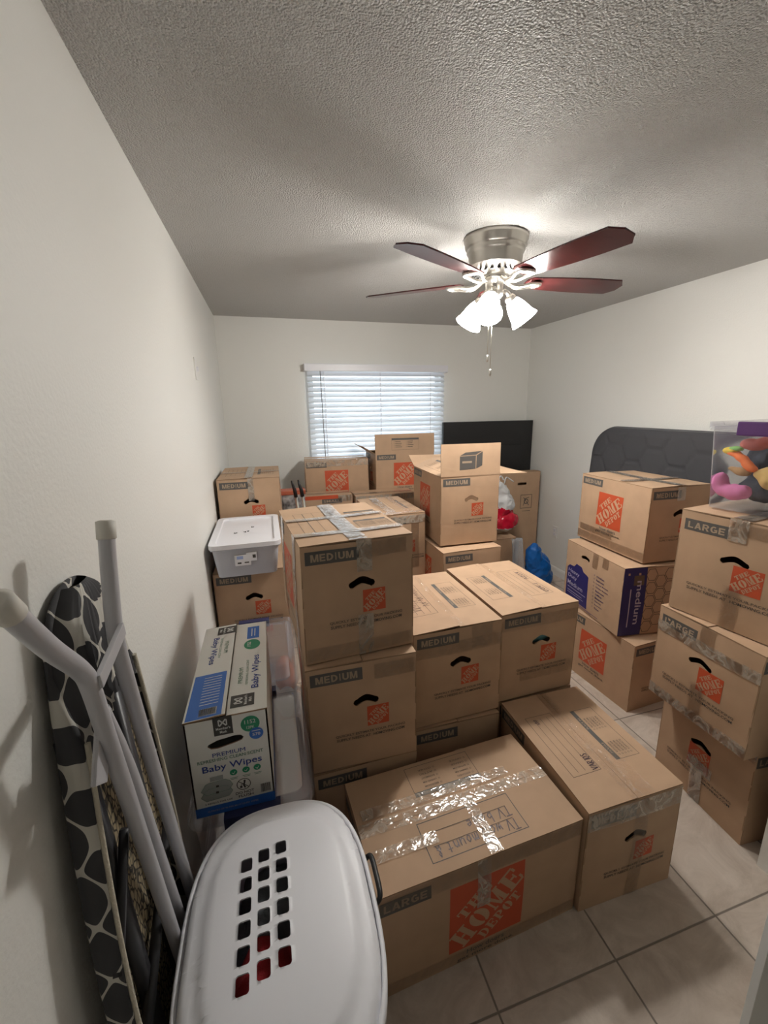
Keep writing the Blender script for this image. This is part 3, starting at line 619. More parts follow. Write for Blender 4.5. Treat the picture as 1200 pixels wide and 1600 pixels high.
# -- open box with raised flaps
rV, DV = carton('open moving box marked MEDIUM with a printed cube on its raised front flap', .945, 2.286, -.0307, .82, MA, MB, .418, seed=20, open_top=True)
def flap(root, h0, h1, d, L, arts=(), m=M_kraft2):
    """one raised flap: hinge from h0 to h1 (local), standing along unit vector d"""
    h0, h1, d = Vector(h0), Vector(h1), Vector(d).normalized(); ux = (h1 - h0); W = ux.length; ux.normalize(); nrm = ux.cross(d).normalized()
    bm = bmesh.new(); mats = [m, M_edge]
    slab_into(bm, W, L, list(arts), [], lambda u, v, w_: h0 + ux * u + d * v + nrm * w_ + nrm * .004 * math.sin(PI * u / W) * v / L, mats)
    return finish('flap', bm, mats, root)
cube = []
for q in (((.115, .035), (.215, .040), (.215, .118), (.115, .115)), ((.219, .041), (.257, .058), (.257, .140), (.219, .118)), ((.116, .119), (.215, .122), (.255, .143), (.150, .137))): cube.append((list(q), [(0, 1, 2, 3)], M_grey, 1))
cube += rect(.13, .075, .19, .087, M_letter, 2)
zf = .416
flap(rV, (0, -.001, zf), (MA, -.001, zf), (0, .02, 1), .187, cube)
flap(rV, (MA, MB, zf), (0, MB, zf), (.03, .9, .36), .150)
flap(rV, (0, MB, zf), (0, 0, zf), (.93, 0, .33), .187, turn(room_list(.30, .10), 0, .12, .04))
flap(rV, (MA, 0, zf), (MA, MB, zf), (1, 0, -.02), .187)
carton('moving box marked MEDIUM squashed under the open box with the printed cube flap', .930, 2.185, .02, .41, MA, MB, .402, seed=22, bulge=.008)
carton('moving box on the floor under the open box stack', .925, 2.20, 0, 0, MA, MB, .406, seed=23, group=G_ST)
# -- under the window
carton('moving box marked MEDIUM with taped top standing below the left half of the window', .290, 3.655, -.06, .82, MB, .30, .385, end='right', seed=24, tape=([('top', 0, .13, MB, .17, True), ('front', .0, .33, MB, .38, False)],), m=M_kraft)
rT, DT = carton('open moving box below the window with its front flap raised, list printed on it', .872, 3.56, 0, .82, MB, .374, .425, end='right', seed=25, open_top=True)
zf = .423
flap(rT, (0, 0, zf), (MB, 0, zf), (0, .04, 1), .165, turn(frame(0, 0, .245, .10, M_faint) + rect(0, .084, .245, .10, M_grey) + checklist(.02, .11, .072, 4, M_faint, 3) + checklist(.13, .22, .072, 4, M_faint, 4), 0, .145, .03), M_kraft)
flap(rT, (0, .374, zf), (0, 0, zf), (-.55, 0, .35), .13, (), M_kraft)
flap(rT, (MB, .374, zf), (0, .374, zf), (0, -1, .05), .08, (), M_kraft)
for (x, y, wh) in ((.30, 3.66, 'left'), (.878, 3.575, 'right')):
    for z in (0, .408): carton(('lowest' if z == 0 else 'middle') + ' moving box of the ' + wh + ' stack below the window', x, y, 0, z, MB, .30, .405, end='right', seed=int(30 + x * 10 + z * 9), group=G_ST, bulge=.003)
# -- two tall flat cartons in front of them, tops taped
carton('tall flat carton with an orange printed top edge standing below the left window box', .215, 3.375, -.01, 0, .415, .215, .955, 'SMALL', end='right', seed=40, bulge=.003,
       faces={'front': (rect(.0, .925, .30, .955, M_orange) + badge('SMALL', .890, .17, .16, .035), [])}, tape=([('front', .30, .90, .41, .950, True), ('top', .0, .08, .41, .14, False)],))
carton('tall flat carton with a taped top standing before the open box below the window', .645, 3.315, .01, 0, .50, .225, .948, 'MEDIUM', end='right', seed=41, bulge=.003, faces={'front': ([], [])},
       tape=([('top', .0, .06, .49, .11, True), ('front', .0, .90, .49, .943, True)],))
# -- right of the open box
carton('plain upright moving box under the red and white bag right of the open box', 1.52, 3.20, 0, 0, .534, .374, .50, end='right', seed=42, faces={'front': (emblem(.17, .10, .16), [])})
tallY = carton('tall flat brown carton with a slot handle leaning near the right wall corner', 1.93, 3.66, 0, 0, .645, .115, 1.0, end='right', seed=43, bulge=.002,
       faces={'front': (frame(.435, .63, .565, .77, M_faint, .006) + ring(.50, .70, .018, .026, M_ink) + line([(.47, .74), (.53, .66)], M_ink, .006) + line([(.47, .66), (.49, .73), (.53, .74)], M_ink, .006) + rect(.46, .60, .55, .606, M_faint) + badge('MEDIUM', .88, .12, .10, .03), [[(.40, .868), (.49, .868), (.495, .875), (.495, .884), (.49, .892), (.40, .892), (.395, .884), (.395, .875)]])})[0]
# -- right-hand stack along the right wall
carton('moving box with a large orange emblem, topmost of the right wall stack', 1.8766, 2.2269, -1.6137, .812, MB, MA, .41, end='right', seed=50,
       tape=([('top', 0, MA / 2 - .03, MB, MA / 2 + .03, True)], [('top', .30, .0, .35, MA, True), ('right', .16, .33, .21, .40, False)], [('front', .0, .01, MB, .055, False)], [('front', .02, .06, .3, .10, False)]))
LW = [([(.022, .020), (.252, .020), (.252, .225), (.235, .232), (.200, .238), (.175, .262), (.120, .265), (.095, .240), (.045, .235), (.022, .215)], [tuple(range(10))], M_navy, 1)]
LW += text('Heavy', .10, .200, .125, .030, M_bluewhite) + text('Duty', .088, .165, .100, .030, M_bluewhite) + text('Medium', .12, .122, .165, .028, M_bluewhite, 0, .012) + rect(.04, .090, .235, .094, M_bluewhite, 2) + rect(.04, .068, .20, .072, M_bluewhite, 2) + rect(.04, .054, .215, .057, M_bluewhite, 2)
for i, s in enumerate(('Kitchen', 'Bedroom', 'Living Room', 'Dining Room', 'Bathroom', 'Office', 'Basement', 'Garage', 'Storage', 'Other')):
    y = .262 - i * .0215; LW += frame(.300, y - .004, .308, y + .004, M_navy, .0012) + text(s, .325 + len(s) * .0048, y, len(s) * .0096, .010, M_navy, 0, .02)
LW += rect(.05, .006, .30, .009, M_navy) + rect(.05, -.0 + .012, .36, .015, M_navy)
LR = rect(.0, .0, .135, .388, M_navy) + text('medium', .098, .19, .25, .036, M_bluewhite, -PI / 2, .012) + rect(.045, .05, .051, .27, M_bluewhite, 2) + rect(.06, .29, .12, .345, M_faint, 2)
for i in range(4):
    for j in range(5):
        cx, cy = .165 + i * .056, .045 + j * .075 + (i % 2) * .037; hx = [(cx + .034 * math.cos(PI * k / 3), cy + .036 * math.sin(PI * k / 3)) for k in range(7)]
        if max(p[0] for p in hx) < .372 and min(p[1] for p in hx) > .004 and max(p[1] for p in hx) < .386: LR += line(hx, M_ink, .003, 1)
carton('brown box with navy shield reading Heavy Duty, between two orange-printed boxes', 1.7982, 2.2157, -1.6906, .41, MB, MA, .392, end='right', seed=51, name='moving_box', m=M_kraft2,
       faces={'front': (LW, [handhole(.20, .328, .085, .02, .006)]), 'right': (LR, []), 'left': ([], [])}, tape=([('front', .27, .30, .32, .388, False)], [('front', .36, .33, .41, .388, False)]))
carton('moving box with a large orange emblem on the floor, lowest of the right wall stack', 1.7345, 2.119, -1.5147, 0, MB, MA, .405, end='right', seed=52)
# -- near right stack of LARGE boxes
LA, LB = .412, .66
carton('box marked LARGE at the top of the near right stack, under the toy bin', 1.5329, 1.2487, -1.4155, .826, LA, LB, .413, 'LARGE', seed=60,
       tape=([('front', .185, .0, .24, .165, False)], [('top', LA / 2 - .03, 0, LA / 2 + .03, LB, True), ('front', .17, .33, .23, .412, False)], [('front', .17, .355, LA, .40, False)]))
carton('box marked LARGE in the middle of the near right stack', 1.5254, 1.2765, -1.5993, .413, LA, LB, .412, 'LARGE', seed=61, bulge=.008,
       tape=([('front', .18, .0, .235, .17, False)], [('front', .18, .30, .24, .41, False)], [('front', .0, .30, LA, .345, True)], [('front', .0, .005, LA, .05, True)]))
carton('dusky box with a taped-over emblem on the floor under the LARGE boxes', 1.632, 1.283, -1.645, 0, LA, LB, .412, 'LARGE', seed=62, bulge=.008,
       faces={'front': (emblem(.158, .158, .096) + small_lines(LA / 2, .125, .30), [handhole(LA / 2, .268, .095, .023)])}, tape=([('front', .18, .0, .235, .2, True)], [('front', .0, .36, LA, .41, True)], [('front', .16, .15, .27, .20, True)]))

# ================================================================== clear bins
def prism(bm, x0, y0, x1, y1, z0, z1, r, taper=0, n=5, mi=0, cap=(True, True), thick=0):
    """rounded rectangle wall between z0 and z1 narrowing downward by taper"""
    def loop(z, ins):
        pts = []
        for cx, cy, a0 in ((x1 - r, y1 - r, 0), (x0 + r, y1 - r, 90), (x0 + r, y0 + r, 180), (x1 - r, y0 + r, 270)):
            for k in range(n + 1):
                a = math.radians(a0 + 90 * k / n); px, py = cx + r * math.cos(a), cy + r * math.sin(a); mx_, my_ = (x0 + x1) / 2, (y0 + y1) / 2
                sx = 1 - 2 * ins / (x1 - x0); sy = 1 - 2 * ins / (y1 - y0); pts.append(bm.verts.new((mx_ + (px - mx_) * sx, my_ + (py - my_) * sy, z)))
        return pts
    lo, hi = loop(z0, taper), loop(z1, 0); N = len(lo)
    for k in range(N): f = bm.faces.new((lo[k], lo[(k + 1) % N], hi[(k + 1) % N], hi[k])); f.material_index = mi; f.smooth = True
    if cap[0]: bm.faces.new(lo[::-1]).material_index = mi
    if cap[1]: bm.faces.new(hi).material_index = mi
def clear_bin(label, x, y, z, wd, dp, ht, latch, body=M_clear, lidm=None, rz=0, group=None, name='storage_bin', latches=('front', 'back')):
    """origin at the centre of the base"""
    t = thing(name, label, 'storage bin', (x, y, z), rz, group); X, Y = wd / 2, dp / 2
    bm = bmesh.new(); prism(bm, -X + .012, -Y + .012, X - .012, Y - .012, .003, ht - .018, .03, .018, cap=(True, False))
    prism(bm, -X + .004, -Y + .004, X - .004, Y - .004, ht - .030, ht - .022, .034, 0, cap=(True, True)); finish('bin_body', bm, body, t)
    bm = bmesh.new(); prism(bm, -X, -Y, X, Y, ht - .022, ht - .004, .036, 0, cap=(False, False)); prism(bm, -X, -Y, X, Y, ht - .004, ht, .036, .0, cap=(False, False))
    prism(bm, -X + .03, -Y + .03, X - .03, Y - .03, ht - .012, ht, .03, .004, cap=(True, False))
    # rim between outer edge and sunken panel
    def lp(xx, yy, r, zz): return [(cx + r * math.cos(math.radians(a0 + 90 * k / 5)), cy + r * math.sin(math.radians(a0 + 90 * k / 5)), zz) for cx, cy, a0 in ((xx - r, yy - r, 0), (-xx + r, yy - r, 90), (-xx + r, -yy + r, 180), (xx - r, -yy + r, 270)) for k in range(6)]
    A = [bm.verts.new(p) for p in lp(X, Y, .036, ht)]; B = [bm.verts.new(p) for p in lp(X - .03, Y - .03, .03, ht)]
    for k in range(len(A)): bm.faces.new((A[k], A[(k + 1) % len(A)], B[(k + 1) % len(A)], B[k]))
    finish('lid', bm, lidm or body, t)
    for s in latches:
        bm = bmesh.new()
        if s in ('front', 'back'): sy = -1 if s == 'front' else 1; L = min(.075, wd * .22); box(bm, -L, sy * Y - (.014 if sy < 0 else -.001) , ht - .045, L, sy * Y + (.014 if sy > 0 else -.001), ht + .004, 0, .005); box(bm, -L, sy * Y - .012 if sy < 0 else sy * Y - .022, ht + .0005, L, sy * Y + .022 if sy < 0 else sy * Y + .012, ht + .006, 0, .002)
        else: sx = -1 if s == 'left' else 1; L = .085; box(bm, sx * X - (.014 if sx < 0 else -.001), -L, ht - .045, sx * X + (.014 if sx > 0 else -.001), L, ht + .004, 0, .005)
        if latch: finish('latch', bm, latch, t)
        else: bm.free()
    return t
def rgb(n, c, r=.8): return mat(n, c, r)
M_or = fabric('orange_cloth', (.75, .18, .06)); M_gr = fabric('grey_cloth', (.20, .22, .24)); M_wh = fabric('white_cloth', (.62, .60, .58)); M_rd = fabric('red_cloth', (.42, .02, .025)); M_dk = fabric('dark_blue_cloth', (.03, .045, .07)); M_pk = fabric('pink_plush', (.80, .26, .55), 500); M_ye = fabric('tan_yellow_plush', (.78, .54, .20), 500)
clear_bin('clear lidded bin holding orange and white cloths, behind the wipes carton', -.138, 1.895, .279, .375, .585, .276, M_darklatch)
clear_bin('clear bin on the floor beneath the one holding orange cloths', -.138, 1.895, 0, .375, .585, .277, M_darklatch)
clear_bin('clear lidded bin under the baby wipes carton, pale clothes hanger shapes inside', -.118, 1.307, .279, .345, .535, .276, M_darklatch)
clear_bin('clear bin on the floor beneath the baby wipes carton and its bin', -.118, 1.307, 0, .345, .535, .277, M_darklatch)
def soft(name, label, cat, balls, m, vox=.01, lumps=.01, seed=1, sc=12, group=None):
    cx = sum(b[0] for b in balls) / len(balls); cy = sum(b[1] for b in balls) / len(balls); z0 = min(b[2] - (b[5] if len(b) > 5 else b[3]) for b in balls)
    o = blob(name, [(b[0] - cx, b[1] - cy, b[2] - z0) + tuple(b[3:]) for b in balls], m, None, vox, lumps, seed, sc); o.location = (cx, cy, z0); return tag(o, label, cat, group)
soft('folded_cloth', 'bright orange cloth inside the back clear bin', 'cloth', [(-.005, 1.90, .40, .045, .09, .09)], M_or, seed=2)
soft('folded_cloth', 'crumpled white cloth inside the back clear bin', 'cloth', [(-.005, 1.73, .37, .045, .055, .07), (-.015, 1.70, .40, .045, .03, .05)], M_wh, seed=3)
soft('folded_cloth', 'dark grey cloth at the middle of the back clear bin', 'cloth', [(-.115, 1.95, .40, .045, .14, .09)], M_gr, seed=4)
bm = bmesh.new(); box(bm, -.035, -.19, 0, .045, .19, .012, 0, .004); box(bm, -.030, -.185, .012, .040, .185, .035, 0, .006); o = finish('drawer_tray', bm, mat('pale_lilac_plastic', (.50, .48, .52), .4)); o.location = (-.005, 1.30, .44); tag(o, 'long pale plastic tray seen through the front clear bin right of the wipes', 'tray')
soft('folded_cloth', 'pinkish pale cloth under the long tray in the front clear bin', 'cloth', [(-.02, 1.12, .34, .07, .04, .045), (-.02, 1.30, .33, .08, .17, .04)], fabric('pale_pink_cloth', (.50, .36, .36)), seed=5)
# white lidded bin
wb = clear_bin('white lidded storage bin with paper stickers, on a MEDIUM box by the left wall', -.143, 2.445, .812, .345, .585, .178, None, M_frost, M_white, rz=0)
bm = bmesh.new(); slab_into(bm, .075, .055, rect(.012, .010, .030, .018, M_ink) + rect(.045, .012, .066, .018, M_ink) + rect(.010, .034, .040, .050, mat('pale_blue_print', (.35, .45, .75))), [], lambda u, v, w_: Vector((-.055 + u, -.293 - w_ + .006 - .0, .105 + v - .04)), [M_white, M_edge]); q = finish('sticker', bm, [M_white, M_edge, M_ink, bpy.data.materials['pale_blue_print']], wb)
bm = bmesh.new(); slab_into(bm, .05, .045, rect(.030, .015, .045, .032, M_ink), [], lambda u, v, w_: Vector((.0 + u, -.292 - w_ + .006, .095 + v - .01)), [M_white, M_edge]); finish('sticker', bm, [M_white, M_edge, M_ink], wb)
for i, (x, y, a) in enumerate(((-.20, 2.40, .3), (-.155, 2.41, 2.4), (-.135, 2.42, 1.2), (-.115, 2.50, .2))):
    bm = bmesh.new(); tube(bm, [(-.006, 0, .0025), (.007, 0, .0025)], .0016, 8); lathe(bm, [(0, -.001), (.0035, -.001), (.0035, .001), (0, .001)], 10, Matrix.Translation((-.007, 0, .0035)) @ Matrix.Rotation(PI / 2, 4, 'Y')); o = finish('screw', bm, M_black); o.location = (x, y, .9785); o.rotation_euler = (0, 0, a)
    tag(o, ('small black screw on the white bin lid, farthest left', 'small black screw on the white bin lid, second from left', 'longest looking black screw near the middle of the white bin lid', 'small black screw on the white bin lid, nearest the back')[i], 'screw', 'screws on the white bin lid')
# toy bin
tb_ = clear_bin('clear toy bin with purple latch full of plush toys on the top LARGE box', 1.862, 1.090, 1.2415, .50, .40, .325, M_purple, M_clear, rz=math.radians(8), latches=('left', 'right'))
def toy(label, balls, m, seed, name='plush_toy', lumps=.004, cat='plush toy', vox=.008): return soft(name, label, cat, balls, m, vox, lumps, seed, 20, 'plush toys in the clear bin')
toy('pink curled plush toy low against the side of the toy bin', [(1.678, 1.230, 1.335, .032, .026, .042), (1.678, 1.205, 1.305, .03, .03, .026), (1.678, 1.170, 1.305, .03, .040, .033), (1.678, 1.140, 1.312, .028, .03, .028)], M_pk, 11)
toy('tan yellow plush toy with round snout in the toy bin', [(1.698, 1.055, 1.375, .045, .05, .045), (1.678, 1.095, 1.385, .02, .018, .018), (1.673, 1.055, 1.365, .028, .026, .026), (1.698, 1.030, 1.41, .02, .02, .02)], M_ye, 12)
M_or2 = mat('orange_plush', (.95, .22, .05), .7); M_ye2 = mat('yellow_plush', (.85, .62, .06), .7); M_gn = mat('green_plush', (.25, .55, .15), .7)
toy('long orange and curved plush piece across the toy bin', [(1.678, 1.195, 1.450, .02, .03, .012), (1.673, 1.160, 1.435, .02, .025, .014), (1.668, 1.135, 1.415, .02, .02, .016), (1.668, 1.115, 1.400, .02, .02, .014)], M_or2, 13, lumps=.002)
toy('bright yellow plush tip near the corner of the toy bin', [(1.682, 1.215, 1.458, .02, .028, .016), (1.677, 1.195, 1.462, .02, .02, .013)], M_ye2, 14, lumps=.002)
toy('small green plush piece near the top of the toy bin', [(1.678, 1.190, 1.467, .02, .026, .010)], M_gn, 15, lumps=.001, vox=.005)
toy('pinkish red plush heap under the toy bin lid', [(1.698, 1.145, 1.485, .03, .05, .022), (1.698, 1.095, 1.50, .03, .04, .02)], mat('rose_plush', (.50, .14, .12), .8), 16)
toy('brown plush limb in the toy bin', [(1.678, 1.155, 1.385, .02, .035, .018), (1.678, 1.190, 1.392, .015, .02, .010)], mat('brown_plush', (.42, .26, .12), .8), 17, lumps=.002)
toy('large dark blue plush filling the toy bin middle', [(1.815, 1.10, 1.41, .075, .14, .11), (1.815, 1.09, 1.31, .085, .16, .05), (1.940, 1.085, 1.36, .10, .10, .10)], M_dk, 18, lumps=.012)
# ================================================================== baby wipes carton
WW, WD, WH = .205, .50, .296
M_wc = mat('white_card', (.82, .81, .76), .5); M_teal = mat('green_print', (.02, .28, .13), .5); M_blu = mat('blue_print', (.03, .15, .55), .5); M_dblu = mat('dark_blue_print', (.03, .06, .28), .5); M_lgrey = mat('light_grey_print', (.40, .42, .40), .5); M_wlet = mat('white_letters', (.75, .75, .72), .5); M_gtx = mat('green_text_print', (.12, .25, .17), .6)
def brandmark(x, y, s, rot=0):
    a = rect(-.024, -.028, .024, .028, M_ink) + line([(-.008, .001), (.008, .019)], M_wlet, .004) + line([(-.008, .019), (.008, .001)], M_wlet, .004) + line([(-.010, .018), (-.010, .002)], M_wlet, .003) + line([(.010, .018), (.010, .002)], M_wlet, .003) + text("Member's", 0, -.007, .036, .008, M_wlet, 0, .02) + text('Mark', 0, -.018, .018, .008, M_wlet, 0, .02)
    c, sn = math.cos(rot), math.sin(rot); return xf(a, lambda u, v: (x + s * (u * c - v * sn), y + s * (u * sn + v * c)))
def barcode(x, y, w_, h_, rot=0):
    r = random.Random(3); a = rect(0, 0, w_, h_, M_wlet, 1); xx = .002
    while xx < w_ - .003: t_ = r.choice((.0006, .0012, .0018)); a += rect(xx, .003, xx + t_, h_ - .002, M_ink, 2); xx += t_ + r.choice((.0008, .0014))
    c, sn = math.cos(rot), math.sin(rot); return xf(a, lambda u, v: (x + u * c - v * sn, y + u * sn + v * c))
wf = rect(0, 0, WW, .030, M_blu) + text('12 PACKS OF 96 PRE-MOISTENED WIPES', .095, .014, .13, .006, M_bluewhite, 0, .01)
wf += brandmark(.093, .272, .98) + disc(.160, .262, .024, M_teal) + text('1152', .160, .269, .028, .012, M_wlet) + text('12PK', .160, .252, .020, .008, M_wlet) + disc(.173, .230, .018, M_blu, layer=3) + text('570', .173, .228, .020, .009, M_wlet, 0, .02, 4) + rect(.162, .238, .184, .240, M_wlet, 4)
wf += text('PREMIUM', .100, .188, .082, .012, M_dblu, 0, .0) + text('REFRESHING CLEAN SCENT', .103, .173, .165, .010, M_gtx, 0, .01) + text('Baby Wipes', .105, .146, .150, .026, M_dblu, 0, .010)
for i, cx in enumerate((.105, .137, .166)): wf += disc(cx, .122, .0095, M_teal) + line([(cx - .004, .122), (cx, .118), (cx + .004, .125)], M_wlet, .0016, 3) + rect(cx - .010, .104, cx + .010, .1055, M_gtx) + rect(cx - .008, .100, cx + .008, .1015, M_gtx)
pk = [(.018, .062), (.030, .082), (.040, .086), (.080, .088), (.092, .080), (.098, .066), (.088, .052), (.030, .048)]
wf += [(pk, [tuple(range(8))], M_lgrey, 1)] + [([(x + .002, y + .020) for x, y in pk], [tuple(range(8))], M_lgrey, 2)] + line([(x + .002, y + .020) for x, y in pk + pk[:1]], M_gtx, .001, 3) + line(pk + pk[:1], M_gtx, .001, 2) + rect(.045, .108, .078, .122, M_lgrey) + rect(.056, .068, .063, .075, M_ink, 4) + rect(.058, .088, .065, .094, M_ink, 4) + text('2 REFILLS FOR USE', .060, .039, .070, .005, M_ink, 0, .01)
wf += ring(.127, .077, .0165, .0185, M_ink) + line([(.115, .088), (.139, .066)], M_ink, .002) + disc(.130, .087, .003, M_ink) + line([(.130, .084), (.127, .074), (.130, .066)], M_ink, .004) + line([(.128, .080), (.120, .076)], M_ink, .002) + rect(.117, .066, .123, .073, M_ink) + text('DO NOT', .128, .051, .048, .0085, M_ink, 0, .014) + text('FLUSH', .130, .040, .038, .0085, M_ink, 0, .014) + barcode(.168, .034, .030, .032)
hh = [(.050, .216), (.052, .222), (.075, .231), (.118, .236), (.134, .234), (.140, .226), (.136, .219), (.120, .214), (.075, .206), (.058, .208)]
wt = rect(.004, .002, .092, .20, M_blu)
for i in range(11): wt += rect(.032, .055 + i * .0125, .080, .0575 + i * .0125, M_wlet, 2)
wt += barcode(.078, .008, .044, .030, PI / 2) if False else barcode(.034, .010, .045, .030)
wt += text('Baby Wipes', .040, .335, .165, .024, M_dblu, -PI / 2, .010) + text('PREMIUM', .079, .345, .075, .012, M_gtx, -PI / 2, 0) + text('REFRESHING CLEAN SCENT', .061, .345, .125, .007, M_gtx, -PI / 2, 0) + brandmark(.073, .462, 1.1, -PI / 2)
wt += brandmark(.142, .050, 1.1, PI / 2) + text('Baby Wipes', .176, .185, .175, .026, M_dblu, PI / 2, .010) + text('PREMIUM', .132, .170, .08, .012, M_gtx, PI / 2, 0) + text('REFRESHING CLEAN SCENT', .150, .185, .13, .007, M_gtx, PI / 2, 0) + disc(.160, .345, .026, M_teal, .032) + text('1152', .150, .345, .03, .012, M_wlet, PI / 2, .02, 3) + rect(.142, .385, .182, .470, M_blu) + rect(.156, .40, .159, .455, M_wlet, 2) + rect(.166, .40, .169, .455, M_wlet, 2)
wp = thing('wipes_carton', 'white baby wipes carton with blue band and green 1152 disc on a clear bin', 'box', (-.262, 1.052, .562), 0)
bm = bmesh.new(); mt = [M_wc, M_edge]
slab_into(bm, WW, WH, wf, [hh], lambda u, v, w_: Vector((u, -w_, v)), mt, cell=.3)
slab_into(bm, WD, WH, rect(0, 0, WD, .03, M_blu), [], lambda u, v, w_: Vector((WW + w_, u, v)), mt, cell=.3)
slab_into(bm, WD, WH, rect(0, 0, WD, .03, M_blu), [], lambda u, v, w_: Vector((-w_, WD - u, v)), mt, cell=.3)
slab_into(bm, WW, WH, rect(0, 0, WW, .03, M_blu), [], lambda u, v, w_: Vector((WW - u, WD + w_, v)), mt, cell=.3)
slab_into(bm, WW - .01, WD - .01, [], [], lambda u, v, w_: Vector((u, v, .005 + w_)), mt, cell=.3, origin=(.005, .005)); finish('carton', bm, mt, wp)
for s, (x0, x1) in enumerate(((-.001, WW / 2 - .001), (WW / 2 + .001, WW + .001))):
    bm = bmesh.new(); mt = [M_wc, M_edge]; ar = [q for q in wt if x0 <= sum(p[0] for p in q[0]) / len(q[0]) <= x1]
    slab_into(bm, x1 - x0, WD, ar, [], lambda u, v, w_, s=s: Vector((u, v, WH + .0045 + w_ + (.006 * (u / (WW / 2)) if s == 0 else 0))), mt, cell=.3, origin=(x0, 0)); finish('top_flap', bm, mt, wp)

# ================================================================== laundry hamper
HX, HY, HA, HB, HZ = -.048, .690, .186, .272, .640
def sup(t_, A_, B_, n=2.8):
    c, s = math.cos(t_), math.sin(t_); return (A_ * math.copysign(abs(c) ** (2 / n), c), B_ * math.copysign(abs(s) ** (2 / n), s))
ham = thing('laundry_hamper', 'white plastic laundry hamper with a domed lid pierced by square holes', 'laundry hamper', (HX, HY, 0))
def lidz(x, y):
    d = ((abs(x) / HA) ** 2.8 + (abs(y) / HB) ** 2.8) ** (1 / 2.8)
    z = .020 * (1 - d ** 2.5) + (.009 * (1 - min(1, max(0, (d - .76) / .05)) ** 2 * (3 - 2 * min(1, max(0, (d - .76) / .05)))))
    return z - (.030 * max(0, (d - .95) / .05) ** 2 if d > .95 else 0)
N = 88; outl = [sup(2 * PI * k / N, HA, HB) for k in range(N)]; hol = []
for r in range(6):
    for c in range(3):
        cx = (-.116, -.080, -.043)[c] - HX; cy = (.800, .811, .819)[c] - .0422 * r - HY; hw, hh_, rr_ = .0118, .0150, .0050; pts = []
        for qx, qy, a0 in ((cx + hw - rr_, cy + hh_ - rr_, 0), (cx - hw + rr_, cy + hh_ - rr_, 90), (cx - hw + rr_, cy - hh_ + rr_, 180), (cx + hw - rr_, cy - hh_ + rr_, 270)):
            pts += [(qx + rr_ * math.cos(math.radians(a0 + 30 * k)), qy + rr_ * math.sin(math.radians(a0 + 30 * k))) for k in range(4)]
        hol.append(pts)
bm = bmesh.new(); slab_into(bm, 2 * HA, 2 * HB, [], hol, lambda u, v, w_: Vector((u, v, HZ + lidz(u, v) + w_)), [M_lid, M_edge], cell=.010, origin=(-HA, -HB), outline=outl, t=.003)
for f in bm.faces: f.material_index = 0; f.smooth = True
finish('lid', bm, M_lid, ham)
bm = bmesh.new(); rings = []
for z, s in ((.0, .78), (.005, .80), (.30, .88), (.585, .955), (.600, .965), (.602, 1.0), (.628, 1.0), (.632, .985), (.632, .955), (.300, .865), (.01, .78)):
    rings.append([bm.verts.new((*sup(2 * PI * k / N, HA * s * 1.035, HB * s * 1.02), z)) for k in range(N)])
for a, b in zip(rings, rings[1:]):
    for k in range(N): bm.faces.new((a[k], a[(k + 1) % N], b[(k + 1) % N], b[k])).smooth = True
bm.faces.new(rings[0][::-1]); bm.faces.new(rings[-1]); finish('basket', bm, M_lid, ham)
bm = bmesh.new(); tube(bm, smooth_path([(.188, .10, .59), (.205, .095, .605), (.207, .05, .61), (.205, .005, .605), (.188, 0, .59)], 5), .006, 8); finish('handle', bm, M_black, ham)
soft('crumpled_garment', 'dark red garment seen through the holes of the hamper lid', 'garment', [(-.08, .62, .54, .10, .10, .06), (-.02, .57, .53, .09, .09, .06)], M_rd, .012, .02, 21)
soft('crumpled_garment', 'black and greyish garment at the far end under the hamper lid', 'garment', [(-.05, .80, .52, .10, .09, .06), (-.09, .76, .54, .05, .06, .05)], M_gr, .012, .02, 22)
soft('crumpled_garment', 'yellow garment at the near corner of the hamper', 'garment', [(.085, .50, .52, .045, .05, .06)], mat('yellow_garment', (.75, .55, .08), .8), .012, .01, 23)

# ================================================================== ironing board
def quatrefoil(name, ua, ub, cu_, cv_):
    m = mat(name, (.05, .05, .055), .85); tc = nd(m, 'ShaderNodeTexCoord'); sp = nd(m, 'ShaderNodeSeparateXYZ'); lk(m, tc.outputs['Object'], sp.inputs[0])
    def f(op, a, b=None, c=None):
        n = nd(m, 'ShaderNodeMath', operation=op)
        for i, v in enumerate((a, b, c)):
            if v is None: continue
            if isinstance(v, (int, float)): n.inputs[i].default_value = v
            else: lk(m, v, n.inputs[i])
        return n.outputs[0]
    u = f('MULTIPLY', f('ADD', sp.outputs[0], sp.outputs[1]), 2 * PI / cu_); v = f('MULTIPLY', sp.outputs[2], 2 * PI / cv_)
    s = f('ADD', f('COSINE', u), f('COSINE', v)); s = f('ADD', s, f('MULTIPLY', f('COSINE', f('MULTIPLY', u, 2.0)), .32)); s = f('SUBTRACT', s, f('MULTIPLY', f('COSINE', f('MULTIPLY', v, 2.0)), .22))
    lim = f('LESS_THAN', f('ABSOLUTE', s), .24); mixn = nd(m, 'ShaderNodeMix', data_type='RGBA'); mixn.inputs['A'].default_value = (.052, .052, .056, 1); mixn.inputs['B'].default_value = (.62, .60, .54, 1)
    lk(m, lim, mixn.inputs['Factor']); lk(m, mixn.outputs['Result'], bs(m).inputs['Base Color']); return m
M_trel = quatrefoil('trellis_fabric', 0, 0, .080, .094)
M_pad = mat('beige_mesh_pad', (.42, .34, .22), .9); tc = nd(M_pad, 'ShaderNodeTexCoord'); mp = nd(M_pad, 'ShaderNodeMapping'); mp.inputs['Scale'].default_value = (1, 1, .45); mp.inputs['Rotation'].default_value = (.5, 0, 0)
